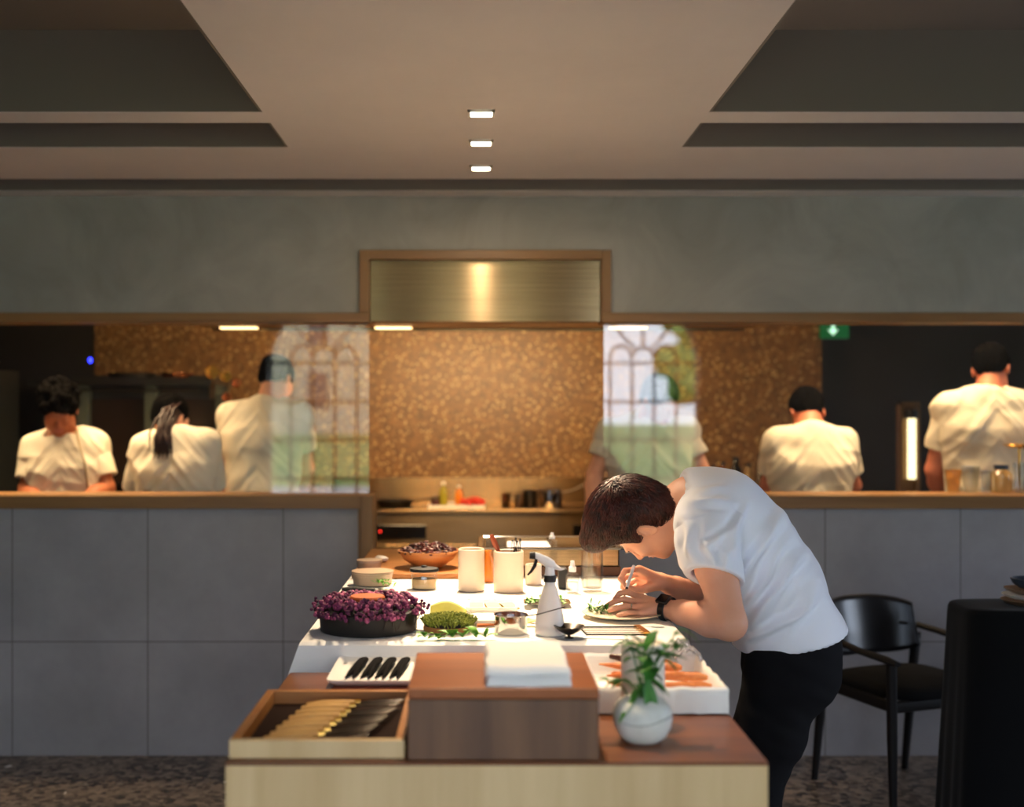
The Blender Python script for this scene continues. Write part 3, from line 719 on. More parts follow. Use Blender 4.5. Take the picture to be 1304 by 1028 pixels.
b.build('arrow', mat('exit_white', (190, 240, 215), .5, emit=1.0), t, smooth=False)
t = thing('warming_lamp', 'upright lit lamp tube in a bronze frame behind the right pane', 'lamp', P(1159, 640, 6.9))
a, c = P(1146, 512, 6.9), P(1172, 645, 6.9)
b = B(); b.box((a.x, 6.9, c.z), (a.x+.014, 6.96, a.z)).box((c.x-.014, 6.9, c.z), (c.x, 6.96, a.z)).box((a.x, 6.9, a.z-.02), (c.x, 6.96, a.z)).box((a.x+.014, 6.95, c.z), (c.x-.014, 6.96, a.z))
B().box((a.x-.02, 6.9, .905), (c.x+.02, 7.0, c.z)).build('lamp_base', black, t, smooth=False)
b.build('lamp_frame', mat('bronze', (120, 92, 60), .4, .6), t, smooth=False)
q0, q1 = P(1161, 533, 6.92), P(1161, 610, 6.92)
B().tube([q0, q1], .024, 14).build('lamp_tube', mat('tube_glow', (255, 240, 190), .5, emit=1.8), t)
B().tube([q0+Vector((0, 0, .05)), q0], .036, 14).build('lamp_cap', black, t)
t = thing('back_counter', 'steel counter against the stone wall behind the cook with cropped dark hair', 'counter', (1.75, 7.7, 0))
B().box((1.25, 7.45, 0), (2.9, 8.08, .88)).box((2.2, 6.85, 0), (2.9, 7.45, .88)).build('counter_body', dark_steel, t, smooth=False)
B().box((1.22, 7.42, .88), (2.93, 8.09, .905)).box((2.2, 6.83, .88), (2.93, 7.42, .905)).build('counter_top', steel, t, smooth=False, bevel=.003)
for k, (px, py, wd, col, lb) in enumerate(((937, 582, 17, (20, 18, 20), 'black flask on the back counter beside the dark haired cook'), (921, 588, 12, (120, 60, 24), 'amber bottle on the back counter, left of the black flask'),
      (953, 590, 14, (150, 120, 80), 'pale jar on the back counter right of the black flask'), (968, 578, 12, (70, 50, 30), 'brown bottle nearest the dark haired cook on the back counter'),
      (908, 592, 13, (170, 160, 140), 'pale tub at the end of the back counter row'))):
    q = P(px, py, 7.6); hh = q.z-.906; r = wd/2*7.6/F
    t = thing('kitchen_bottle', lb, 'bottle', (q.x, 7.6, .906), 'bottles on the back counter')
    m = mat('bottle_%d' % k, col, .25)
    B().lathe([(0, 0), (r, 0), (r, hh*.75), (r*.5, hh*.85), (r*.45, hh*.95), (0, hh*.95)], (q.x, 7.6, .906), 18).build('bottle_body', m, t)
    B().lathe([(r*.55, hh*.93), (r*.55, hh), (0, hh)], (q.x, 7.6, .906), 14).build('cap', black, t)

# worktop right behind the pass, hidden behind the sill
def counter(x0, x1, label):
    t = thing('prep_counter', label, 'counter', ((x0+x1)/2, 5.75, 0))
    B().box((x0, 5.47, 0), (x1, 5.60, .9)).build('counter_body', steel, t, smooth=False)
    B().box((x0, 5.47, .9), (x1, 5.62, .93)).build('counter_top', steel, t, smooth=False)
counter(-2.7, -.60, 'steel prep counter behind the pane where three cooks work')
counter(.62, 2.9, 'steel prep counter behind the pane where the three other cooks work')

# glassware on the pass, behind the right pane
def tumbler(px, py0, py1, wpx, label, tint, flare=1.15, D=5.60):
    a = P(px, py1, D); r = wpx/2*D/F; h = (py1-py0)*D/F; a.z = 1.171
    h = max(.03, EYE-(py0-VY)*D/F-a.z)
    o = B().lathe([(0, 0), (r*.8, 0), (r*flare*.9, h*.6), (r*flare, h), (r*flare-.003, h), (r*.8-.003, .008), (0, .008)], a, 20).build('drinking_glass', tint)
    tag(o, label, 'glass', 'glassware along the pass sill')
amber = pane_material('amber_glass', .12, (.95, .78, .52))
tumbler(1214, 598, 628, 18, 'amber tinted tumbler at the start of the glassware, by the cook', amber, D=5.5)
tumbler(1236, 594, 628, 20, 'flared clear tumbler, second in the glassware row', jar_glass, D=5.5)
tumbler(1256, 600, 628, 14, 'small tumbler between the flared one and the blue lidded jar', jar_glass, 1.0, D=5.46)
tumbler(1301, 590, 628, 18, 'clear tumbler at the picture edge of the pass', jar_glass, D=5.46)
t = thing('storage_jar', 'glass jar with dark blue lid among the glassware on the pass', 'jar', P(1275, 628, 5.5))
c = P(1275, 628, 5.5); c.z = 1.171
B().lathe([(0, 0), (.045, 0), (.048, .01), (.048, .085), (.030, .105), (.03, .11), (0, .11)], c, 24).build('jar_body', amber, t)
B().lathe([(.033, .108), (.033, .128), (0, .13)], c, 24).build('lid', mat('navy_lid', (28, 36, 60), .4), t)
t = thing('bar_scale', 'brass dish raised on a stem at the far end of the pass glassware', 'dish', (P(1295, 628, 5.56).x, 5.56, 1.171))
c = P(1298, 628, 5.56); c.z = 1.171
B().lathe([(0, 0), (.035, 0), (.035, .006), (.006, .012), (.006, .20), (0, .20)], c, 20).build('stem', brass, t)
B().lathe([(0, .2), (.05, .205), (.075, .22), (.073, .223), (0, .21)], c, 24).build('dish_bowl', brass, t)
# ------------------------------------------------------------------ the work tables
TW = .94      # wooden island top
TC = 1.00     # cloth covered top
t = thing('kitchen_island', 'wooden island with pale oak front and dark walnut top', 'table', (.03, 2.4, 0))
B().box((-.446, 2.066, TW-.006), (.5055, 2.77, TW)).build('top_veneer', walnut_x, t, smooth=False)
B().box((-.446, 2.066, .62), (.5055, 2.77, TW-.006)).build('front_apron', oak_pale, t, smooth=False)
B().box((-.42, 2.10, 0), (.48, 2.75, .62)).build('cabinet_body', walnut_z, t, smooth=False)
t = thing('prep_table', 'long steel prep table hidden under the white cloth', 'table', (.03, 3.6, 0))
B().box((-.42, 2.83, TC-.06), (.49, 4.62, TC-.004)).build('table_top', steel, t, smooth=False)
for x in (-.39, .46):
    for y in (2.86, 4.58): B().box((x-.02, y-.02, 0), (x+.02, y+.02, TC-.06)).build('leg', steel, t, smooth=False)
B().box((-.38, 2.9, .25), (.45, 4.5, .28)).build('under_shelf', steel, t, smooth=False)

def cloth():
    """white cloth: flat on the table, hanging over the front and both sides with loose folds"""
    x0, x1, y0, y1 = -.424, .495, 2.815, 4.06; hang = .13; nu, nv = 110, 100
    def fn(u, v):
        U = (u*(x1-x0+2*hang))-hang; V = v*(y1-y0+hang)-hang
        x, y, z = x0+U, y0+V, TC+.001; w = x1-x0; ox = 0; oy = 0
        if U < 0: ox = -U; x = x0
        if U > w: ox = U-w; x = x1
        if V < 0: oy = -V; y = y0
        d = max(ox, oy)
        if d > 0:
            k = d/hang; z = TC+.001-d*.97
            wob = .011*k*math.sin(x*46+math.sin(x*13)*2)+.012*k*math.sin(y*33)
            if ox > 0: x += (1 if U > w else -1)*(.006+.022*k+wob*(.6))
            if oy > 0: y -= .004+.010*k+wob*.55
            if ox > 0 and oy > 0:
                x += (1 if U > w else -1)*.020*k; y -= .006*k; z = TC-d*.86
        else:
            z += .0012*noise.noise(Vector((x*9, y*9, 0)))+.0012*noise.noise(Vector((x*2.5, y*30, 3)))
        return Vector((x, y, z))
    b = B(); b.grid(fn, nu, nv); return b
o = cloth().build('tablecloth', linen, solid=.002); tag(o, 'white cloth covering the long prep table the chef leans over', 'tablecloth')

# walnut riser in the middle of the island
t = thing('walnut_riser', 'dark walnut box riser standing on the island front edge', 'box', (.042, 2.225, TW))
B().box((-.127, 2.074, TW+.001), (.210, 2.38, 1.048)).build('box_body', walnut_z, t, smooth=False, bevel=.002)
B().box((-.127, 2.072, 1.0495), (.210, 2.38, 1.068)).build('lid', wood('lit_walnut_lid', (130, 64, 22), (168, 92, 36), 'x', rough=.38, scale=7), t, smooth=False, bevel=.002)  # warm spot light is put into the lid's more orange colours

# folded napkins on the riser
rnd = random.Random(5)
for k in range(2):
    z = 1.0685+k*.0185
    def fn(u, v, z=z, k=k):
        x = .010+.152*u; y = 2.085+.24*v
        e = min(u, 1-u)*152; q = min(v, 1-v)*240; ed = min(1, min(e, q)/7)
        return Vector((x+.002*math.sin(y*40+k), y+.0015*math.sin(x*50+k*2), z+.0165*math.sqrt(max(0, 1-(1-ed)**2))+.0006*math.sin(x*60+k)))
    b = B(); b.grid(fn, 50, 50)
    def fb(u, v, z=z): 
        return Vector((.010+.152*u, 2.085+.24*v, z))
    b.grid(lambda u, v: fb(1-u, v), 2, 2)
    o = b.build('folded_napkin', linen, angle=180)
    tag(o, ('lower white folded napkin lying on the walnut riser', 'upper white folded napkin, on top of the pile on the riser')[k], 'napkin', 'folded napkins on the riser')

# wooden tray of cutlery, front left
t = thing('cutlery_box', 'shallow square oak box holding brown handled knives, on the island', 'box', (-.29, 2.27, TW))
x0, x1, y0, y1, z0, z1 = -.444, -.134, 2.085, 2.465, TW+.001, .973; w = .016
B().box((x0+w, y0+w, z0), (x1-w, y1-w, z0+.006)).build('box_floor', mat('dark_box_floor', (38, 22, 15), .85, spec=.1), t, smooth=False)
B().box((x0, y0, z0), (x1, y0+w, z1)).build('box_side', oak_pale, t, smooth=False, bevel=.001)
B().box((x0, y1-w, z0), (x1, y1, z1)).build('box_side', teak, t, smooth=False, bevel=.001)
B().box((x0, y0+w, z0), (x0+w, y1-w, z1)).build('box_side', teak, t, smooth=False, bevel=.001)
B().box((x1-w, y0+w, z0), (x1, y1-w, z1)).build('box_side', teak, t, smooth=False, bevel=.001)
horn = mat('pale_horn_handle', (176, 128, 66), .4, col2=(214, 170, 100), stretch=(1, 12, 12), scale=12)
blade_m = mat('knife_blade', (150, 144, 136), .16, 1)
def table_knife(y, x, ang, z, lb):
    k = thing('table_knife', lb, 'knife', (x, y, z), 'knives in the oak box'); k.rotation_euler = (0, math.radians(-4), ang)
    B_local(k, 'handle', horn, lambda b: b.tube([(-.095, 0, .008), (-.06, 0, .009), (-.02, 0, .0085), (.005, 0, .008)], [.0085, .0115, .010, .0075], 8, flat=.75))
    B_local(k, 'collar', brass, lambda b: b.tube([(.004, 0, .008), (.016, 0, .008)], [.0075, .007], 10))
    B_local(k, 'blade', mat('dark_blade', (60, 54, 48), .32, 1), lambda b: b.tube([(.016, 0, .008), (.05, .002, .008), (.09, .004, .008), (.105, .008, .008)], [.008, .012, .012, .002], 8, flat=.2))
def B_local(par, name, m, fn, **kw):
    b = B(); fn(b); loc = Vector(par.location); b.v = [p+loc for p in b.v]; return b.build(name, m, par, **kw)
where = ['nearest the front wall of the box', 'second from the box front', 'third from the box front', 'fourth from the box front', 'in the middle of the row', 'sixth from the box front', 'seventh from the box front', 'second from the back wall of the box', 'against the back wall of the box']
for i in range(9):
    table_knife(2.125+i*.034, -.305+i*.006, .10-.025*i+rnd.uniform(-.05, .05), z0+.0125+(i % 2)*.0015, 'horn handled table knife with brass collar, '+where[i])

# white plate of black fingers on a small board
t = thing('wooden_board', 'small reddish wooden board under the white rectangular plate', 'board', (-.22, 2.69, TW))
B().box((-.322, 2.56, TW+.001), (-.118, 2.82, TW+.014)).build('board_slab', mat('red_board', (138, 62, 34), .5), t, smooth=False, bevel=.002)
t = thing('serving_plate', 'rounded white rectangular plate holding black curved morsels', 'plate', (-.21, 2.69, TW+.015))
def rplate(x0, x1, y0, y1, z, m=white_cer, par=None, name='plate_body', h=.016, rim=.012):
    b = B(); cxx, cyy = (x0+x1)/2, (y0+y1)/2; hx, hy = (x1-x0)/2, (y1-y0)/2
    def ring(inset, zz, rad=.02, n=6):
        pts = []
        for q, (sx, sy) in enumerate(((1, 1), (-1, 1), (-1, -1), (1, -1))):
            for i in range(n+1):
                a = PI/2*q+PI/2*i/n; r = max(rad-inset, .003)
                pts.append(Vector((cxx+sx*(hx-inset-r)+r*math.cos(a), cyy+sy*(hy-inset-r)+r*math.sin(a), zz)))
        return pts
    rings = [ring(.02, z), ring(.004, z+h*.6), ring(0, z+h), ring(.004, z+h), ring(.014, z+h*.45), ring(.03, z+h*.4)]
    n = len(rings[0]); vs_ = sum(rings, []); fs = [(i*n+k, i*n+(k+1) % n, (i+1)*n+(k+1) % n, (i+1)*n+k) for i in range(len(rings)-1) for k in range(n)]
    fs.append(tuple(range(n))[::-1]); fs.append(tuple((len(rings)-1)*n+k for k in range(n)))
    b.add(vs_, fs); return b.build(name, m, par, angle=50)
rplate(-.335, -.115, 2.555, 2.815, TW+.0145, par=t)
morsel = mat('black_morsel_skin', (9, 7, 7), .9, spec=.1)
for i, (px, lb) in enumerate(((455, 'black curved morsel at the open end of the white plate'), (474, 'black curved morsel, second along the white plate'), (492, 'black curved morsel, third along the white plate'), (510, 'black curved morsel nearest the riser, partly hidden by it'))):
    b = B(); x = (px-VX)*2.68/F; z = TW+.03
    for q in range(2):
        dx = (q-.5)*.007
        b.tube([(x+.010+dx*.3, 2.775, z), (x+.006+dx*.5, 2.74, z+.004), (x+dx*.8, 2.69, z+.002), (x-.006+dx*1.8, 2.64, z-.002), (x-.010+dx*2.4, 2.605, z-.004)], [.006, .0085, .0085, .006, .002], 8)
    o = b.build('black_morsel', morsel); tag(o, lb, 'food', 'black morsels on the white plate')

# ------------------------------------------------------------------ right front: tray of roots, vase, candle
t = thing('root_tray', 'white cloth lined tray full of orange roots at the island corner', 'tray', (.37, 2.53, TW))
x0, x1, y0, y1, z0, z1 = .236, .504, 2.385, 2.72, TW+.001, .992
def liner(u, v):
    """one folded cloth: bottom, walls and a soft rim"""
    a = 2*PI*u; c, s = math.cos(a), math.sin(a); q = max(abs(c), abs(s)); ux, uy = c/q, s/q
    prof = [(0, 0.006), (.80, .006), (.90, .012), (.93, .048), (.97, .055), (1.0, .050), (1.0, .002)]
    k = v*6; i = min(int(k), 5); f = k-i; r = prof[i][0]*(1-f)+prof[i+1][0]*f; zz = prof[i][1]*(1-f)+prof[i+1][1]*f
    wob = .0035*noise.noise(Vector((ux*6, uy*6, zz*30)))*(r > .85)
    return Vector(((x0+x1)/2+ux*r*((x1-x0)/2+wob), (y0+y1)/2+uy*r*((y1-y0)/2+wob), z0+zz+wob))
b = B(); b.grid(liner, 120, 24); b.build('cloth_liner', linen, t, angle=60)
carrot_m = mat('orange_root', (196, 100, 46), .5, col2=(222, 146, 84), scale=20)
rnd = random.Random(11)
lbs = ['lying at the front of the tray', 'slanting near the tray front', 'second row, tip towards the riser', 'middle of the tray heap', 'in the heap under the candle side', 'towards the back of the tray', 'against the tray back wall', 'short one at the left of the heap', 'long one on top of the heap', 'at the right end behind the vase leaves', 'tucked at the right wall of the tray', 'crossing the heap near the chef', 'thin one at the tray back', 'thin one lying behind the candle', 'pale tipped one at the very back', 'hindmost one beside the crumpled film']
for i in range(16):
    yy = y0+.055+.0160*i+rnd.uniform(-.006, .006); L = rnd.uniform(.09, .125); xx = x0+.03+rnd.uniform(0, .03)+(.068 if i % 2 == 1 else 0); zz = z0+.026+.010*(i % 2)+.006*(i % 3)
    sl = rnd.uniform(-.03, .03)
    o = B().tube([(xx, yy+sl, zz+rnd.uniform(0, .008)), (xx+L*.4, yy, zz), (xx+L*.85, yy-sl*.6, zz), (xx+L, yy-sl, zz)], [.002, .008, .0105, .005], 10).build('orange_root', carrot_m)
    tag(o, 'slender orange root '+lbs[i], 'root vegetable', 'orange roots in the lined tray')
o = B().tube([(.30, 2.70, z0+.052), (.335, 2.665, z0+.054), (.36, 2.63, z0+.05)], [.006, .011, .006], 8).build('dark_root', mat('dark_root', (70, 34, 28), .5)); tag(o, 'dark purple root lying across the orange ones at the tray back', 'root vegetable')
# crinkled clear film at the right edge of the tray
def film(u, v):
    x = .44+.06*u; y = 2.64+.12*v; return Vector((x+.006*noise.noise(Vector((u*5, v*9, 1))), y, .997+.022*math.sin(PI*u)+.014*noise.noise(Vector((u*6, v*6, 5)))))
b = B(); b.grid(film, 18, 22); o = b.build('plastic_film', mat('thin_film', (245, 245, 250), .12, trans=.85, ior=1.1), angle=180, solid=.001)
tag(o, 'crumpled clear film at the back corner of the lined tray', 'film')

t = thing('stoneware_vase', 'round white stoneware vase with a faint wave line and green sprigs', 'vase', (.304, 2.20, TW))
vx, vy = .304, 2.20
prof = [(0, 0), (.032, 0), (.044, .010), (.053, .028), (.056, .046), (.052, .064), (.042, .076), (.026, .083), (.019, .085), (.017, .082), (.02, .076), (0, .07)]
B().lathe(prof, (vx, vy, TW+.001), 40).build('vase_body', mat('pale_stoneware', (206, 206, 196), .5, col2=(226, 226, 218), scale=18), t, angle=180)
B().tube([(vx+.0565*math.cos(a)*1.0, vy+.0565*math.sin(a), TW+.047+.006*math.sin(a*2.3+1)) for a in [PI+PI*i/24 for i in range(25)]], .0012, 6).build('wave_line', mat('wave_groove', (168, 168, 158), .6), t)
b = B(); b2 = B(); rnd = random.Random(2)
tops = [((.245-.304)*1.0-.004, -.0, .03), (-.01, 0, .10), (.03, .01, .125), (.07, .0, .13), (-.03, .02, .115), (.02, -.02, .06), (.085, .0, .11)]
for tx, ty, tz in tops:
    p0 = Vector((vx, vy, TW+.08)); p2 = p0+Vector((tx, ty, tz)); pm = p0*.5+p2*.5+Vector((0, 0, .02)); b2.tube([p0, pm, p2], [.0018, .0016, .001], 6)
    for k in range(7):
        f = .2+.13*k; q = p0.lerp(pm, f*2) if f < .5 else pm.lerp(p2, min(1, (f-.5)*2))
        a = rnd.uniform(0, 2*PI); b.leaf(q, Vector((math.cos(a), math.sin(a)*.6, rnd.uniform(-.5, .5)))+Vector((tx, 0, 0))*3, rnd.uniform(.024, .042), rnd.uniform(.018, .028), droop=.5)
b.leaf((vx-.005, vy-.02, TW+.10), (-.55, -.3, -.6), .07, .016, droop=.1); b.leaf((vx+.005, vy-.02, TW+.12), (.1, -.3, -.9), .075, .028, droop=.1)
b.leaf((vx, vy, TW+.16), (1, -.1, .12), .085, .028, droop=.2)
b2.build('stem', leaf_deep, t); b.build('leaves', leaf_deep, t, angle=180)
t = thing('candle_holder', 'tall cream cylinder standing behind the vase sprigs', 'candle', (.322, 2.32, TW))
B().lathe([(0, 0), (.042, 0), (.043, .003), (.043, .157), (.040, .160), (.036, .157), (.036, .150), (0, .150)], (.322, 2.325, TW+.001), 36).build('holder_body', mat('ivory_ceramic', (242, 234, 218), .45), t)
B().lathe([(0, .1505), (.034, .1505), (.034, .154), (0, .155)], (.322, 2.325, TW+.001), 24).build('wax', mat('wax', (244, 232, 204), .4, sss=.2), t)

# ------------------------------------------------------------------ on the cloth
ZC = TC+.0035
def tub_of_heather():
    cx, cy, r = -.281, 2.98, .120
    t = thing('heather_tub', 'dark round tub brimming with purple heather blossoms', 'flower tub', (cx, cy, ZC))
    B().lathe([(0, 0), (r, 0), (r+.002, .003), (r+.004, .050), (r-.004, .052), (r-.006, .01), (0, .01)], (cx, cy, ZC), 48).build('tub_body', mat('dark_tub', (26, 24, 22), .45), t)
    B().lathe([(.0, .05), (.115, .052), (.09, .062), (0, .064)], (cx, cy, ZC), 30).build('moss_bed', mat('dark_bed', (30, 26, 20), .9), t)
    B().lathe([(0, 0), (.043, 0), (.045, .012), (.042, .016), (0, .017)], (cx-.005, cy+.015, ZC+.066), 30).build('clay_dish', mat('terracotta', (192, 96, 40), .6), t)
    rn = random.Random(4); bs = B(); lf = B(); tw = B()
    for k in range(620):
        a = rn.uniform(0, 2*PI); q = r*rn.uniform(.42, 1.14)**.9
        z = .048+.030*math.sqrt(max(0, 1-((q/r-.72)/.5)**2))*rn.uniform(.6, 1.12)-.02*(q > r)
        p = Vector((cx+q*math.cos(a), cy+q*math.sin(a), ZC+z))
        mi = rn.choice((0, 0, 1, 1, 2)); d = Vector((math.cos(a)*.6+rn.uniform(-.5, .5), math.sin(a)*.6+rn.uniform(-.5, .5), rn.uniform(.2, 1))).normalized()
        Mx = d.to_track_quat('Z', 'Y').to_matrix(); rr = rn.uniform(.0045, .0075)
        bs.lathe([(0, -rr*.6), (rr*.75, -rr*.3), (rr, rr*.3), (rr*.8, rr), (rr*.55, rr*.55), (0, rr*.1)], p, 7, mi=mi, M=Mx)
        if k % 4 == 0: tw.tube([p-d*.02-Vector((0, 0, .012)), p-d*.004], .0012, 4)
        if k % 2 == 0: lf.leaf(p-d*.006, Vector((rn.uniform(-1, 1), rn.uniform(-1, 1), rn.uniform(-.4, .4))), .012, .005)
    for k in range(26):        # loose sprigs over the rim
        a = rn.uniform(PI*.75, 2.1*PI); p = Vector((cx+r*1.05*math.cos(a), cy+r*1.05*math.sin(a), ZC+.052)); d = Vector((math.cos(a), math.sin(a), rn.uniform(-.2, .9))).normalized()
        q = p+d*rn.uniform(.010, .026); tw.tube([p, q], .001, 4)
        for s in range(3): bs.ell(q+Vector((rn.uniform(-.007, .007), rn.uniform(-.007, .007), rn.uniform(-.006, .006))), (.0045,)*3, 7, mi=rn.choice((0, 1)))
    o = bs.build('heather_blossoms', [mat('heather_mauve', (128, 48, 88), .7), mat('heather_purple', (84, 28, 62), .7), mat('heather_pink', (186, 88, 128), .7)], t, angle=180); o['kind'] = 'stuff'
    o = lf.build('heather_leaves', mat('heather_leaf', (62, 48, 36), .8), t, angle=180); o['kind'] = 'stuff'
    tw.build('twigs', mat('heather_twig', (50, 34, 28), .8), t)['kind'] = 'stuff'
    for k in range(40):
        pass
tub_of_heather()

def moss_cake():
    cx, cy, r = -.078, 2.965, .063
    t = thing('moss_slice', 'round wood slice topped with a cushion of green moss', 'board', (cx, cy, ZC))
    B().lathe([(0, 0), (r, 0), (r*1.03, .006), (r, .014), (0, .014)], (cx, cy, ZC), 40).build('wood_slice', mat('bark_slice', (142, 92, 50), .7, col2=(170, 118, 66), scale=30), t)
    B().lathe([(0, .013), (r*.97, .013), (r*1.0, .022), (0, .03)], (cx, cy, ZC), 30).build('dark_base', mat('dark_bed', (30, 26, 20)), t)
    rn = random.Random(8); b = B()
    for k in range(900):
        a = rn.uniform(0, 2*PI); q = rn.uniform(0, 1)**.5*r*.98; p = Vector((cx+q*math.cos(a), cy+q*math.sin(a), ZC+.016))
        z = .024*math.sqrt(1-(q/r)**2*.55)*rn.uniform(.7, 1.2); d = Vector((math.cos(a)*q/r*.9+rn.uniform(-.5, .5), math.sin(a)*q/r*.9+rn.uniform(-.5, .5), 1.2)).normalized()
        b.tube([p, p+d*z, p+d*z+Vector((rn.uniform(-1, 1), rn.uniform(-1, 1), rn.uniform(-.4, .5)))*.006], [.0022, .0018, .0005], 4)
    b.build('moss_cushion', moss, t, angle=180)['kind'] = 'stuff'
moss_cake()
# yellow leaf-shaped wedge behind it
def wedge(u, v):
    x = P(548, 785, 3.10).x+.095*u; return Vector((x, 3.08+.02*math.sin(u*3)+.03*v, ZC+.001+.046*v*(.45+.55*math.sin(PI*min(1, u*.75+.2)))))
b = B(); b.grid(wedge, 16, 8); o = b.build('cabbage_leaf', mat('pale_yellow_leaf', (214, 206, 84), .6, col2=(232, 224, 120), scale=12), angle=180, solid=.003)
tag(o, 'pale yellow leaf standing behind the moss slice', 'leaf')
# loose green leaves at the cloth edge, over the riser
rn = random.Random(21)
names_ = ['at the heather end of the scattered herbs', 'second from the heather end of the herbs', 'below the moss slice', 'bright one below the moss slice rim', 'between moss slice and copper pan', 'nearest the copper pan among the herbs', 'pale leaf curling beside the herbs']
for i, (px, py, s) in enumerate(((541, 822, .03), (556, 824, .028), (576, 820, .045), (589, 824, .04), (606, 819, .045), (618, 822, .035), (566, 818, .03))):
    b = B(); q = P(px, py, 2.85); q.z = ZC+.004
    for k in range(4): b.leaf(q, (rn.uniform(-1, 1), rn.uniform(-.8, .3), rn.uniform(.3, 1.1)), s*1.15, s*.5, droop=.4)
    o = b.build('herb_sprig', leaf, angle=180); tag(o, 'small green herb sprig '+names_[i], 'herb', 'herb sprigs at the cloth edge')

# small copper-bottomed steel pan with handle, spoon leaning out
t = thing('small_saucepan', 'little polished steel saucepan with a spoon in it on the cloth', 'saucepan', (.077, 2.93, ZC))
B().lathe([(0, 0), (.039, 0), (.041, .003), (.041, .044), (.043, .046), (.040, .046), (.039, .004), (0, .004)], (.077, 2.93, ZC), 36).build('pan_body', chrome, t)
B().lathe([(0, .036), (.0385, .036)], (.077, 2.93, ZC), 30).build('dark_sauce', mat('dark_sauce', (70, 28, 18)), t)
B().tube([(.036, 2.93, ZC+.020), (.018, 2.935, ZC+.018), (-.006, 2.94, ZC+.016)], [.006, .008, .009], 8, flat=.5).build('handle', mat('copper_handle', (168, 96, 50), .35, .7), t)
o = B().tube([(.098, 2.925, ZC+.040), (.145, 2.875, ZC+.056), (.205, 2.845, ZC+.078)], [.0035, .0022, .0020], 8, flat=.6).build('sauce_spoon', dark_steel); tag(o, 'thin dark spoon leaning out of the little saucepan', 'spoon')
# its handle, a small tin cup
t = thing('spoon_strainer', 'small dark metal strainer bowl on a foot in front of the wire rack', 'strainer', (.217, 2.862, ZC))
B().lathe([(0, .008), (.010, .009), (.026, .018), (.037, .028), (.038, .030), (.035, .029), (.024, .020), (0, .012)], (.217, 2.862, ZC), 32).build('strainer_bowl', mat('dark_bowl', (44, 38, 34), .3, .8), t)
B().lathe([(0, 0), (.012, 0), (.010, .002), (.004, .003), (.004, .010), (0, .010)], (.217, 2.862, ZC), 20).build('foot', dark_steel, t)
# wire rack
t = thing('wire_rack', 'small rectangular wire rest lying on the cloth below the plate', 'rack', (.335, 2.93, ZC))
a0, a1, a2, a3 = (.252, 2.985), (.405, 2.985), (.422, 2.885), (.262, 2.885); zz = ZC+.004
B().tube([(*a0, zz), (*a1, zz), (*a2, zz), (*a3, zz), (*a0, zz)], .0022, 6).build('rack_frame', mat('black_wire', (40, 34, 30), .3, .8), t)
for k in range(1, 4):
    f = k/4; B().tube([(a0[0]*(1-f)+a3[0]*f, a0[1]*(1-f)+a3[1]*f, zz), (a1[0]*(1-f)+a2[0]*f, a1[1]*(1-f)+a2[1]*f, zz)], .0014, 6).build('rack_wire', chrome, t)
B().box((.396, 2.885, zz-.003), (.412, 2.985, zz+.006), rot=Matrix.Rotation(.12, 3, 'Z')).build('end_plate', brass, t, smooth=False)
# rack's own spoon rest for the steel tray
def spray():
    cx, cy = .173, 2.91
    t = thing('spray_bottle', 'white spray bottle with a black collar and trigger, centre of the cloth', 'spray bottle', (cx, cy, ZC))
    B().lathe([(0, 0), (.034, 0), (.0375, .004), (.0375, .016), (.034, .045), (.026, .085), (.018, .112), (.0135, .122), (.0135, .134), (0, .134)], (cx, cy, ZC), 36).build('bottle_body', mat('milky_plastic', (238, 232, 226), .35, sss=.1), t, angle=60)
    B().lathe([(0, .130), (.0155, .130), (.0155, .146), (0, .146)], (cx, cy, ZC), 28).build('collar', black, t)
    b = B(); H = ZC
    b.lathe([(0, .145), (.0125, .145), (.0125, .150), (.0105, .166), (0, .166)], (cx, cy, H), 24)
    b.tube([(cx+.014, cy, H+.164), (cx+.004, cy, H+.171), (cx-.010, cy, H+.181), (cx-.030, cy, H+.192), (cx-.040, cy, H+.194)], [.006, .0125, .012, .009, .0085], 12, flat=.8, up=(0, 1, 0))
    b.tube([(cx+.010, cy, H+.168), (cx+.028, cy, H+.160), (cx+.036, cy, H+.161)], [.008, .003, .001], 8)
    b.build('spray_head', mat('white_plastic', (236, 236, 240), .35), t)
    B().tube([(cx-.036, cy, H+.1945), (cx-.050, cy, H+.1945)], [.0095, .0085], 12).build('nozzle', black, t)
    B().tube([(cx-.033, cy, H+.186), (cx-.037, cy, H+.170), (cx-.046, cy, H+.155), (cx-.055, cy, H+.146)], [.006, .0065, .005, .003], 10, flat=.7).build('trigger', black, t)
spray()

def crock(cx, cy, r, h, label, name='ceramic_crock'):
    t = thing(name, label, 'jar', (cx, cy, ZC))
    B().lathe([(0, 0), (r*.95, 0), (r, .004), (r, h-.003), (r-.003, h), (r-.006, h-.002), (r-.007, .008), (0, .008)], (cx, cy, ZC), 40).build('crock_body', cream_cer, t); return t
crock(-.026, 3.62, .0405, .128, 'cream ceramic cylinder with nothing sticking out, beside the crock of tools')
crock(.088, 3.60, .046, .124, 'wider cream ceramic cylinder holding a wooden spoon and black tools')
crock(.170, 3.74, .026, .065, 'small cream cup half hidden behind the spray bottle')
t = thing('wooden_spoon', 'reddish wooden handled tool leaning left in the cream crock', 'utensil', (.07, 3.6, ZC+.01))
B().tube([(.105, 3.60, ZC+.012), (.06, 3.60, ZC+.115), (.044, 3.60, ZC+.150), (.034, 3.60, ZC+.172)], [.004, .006, .009, .007], 10).build('handle', mat('red_wood', (150, 66, 34), .4), t)
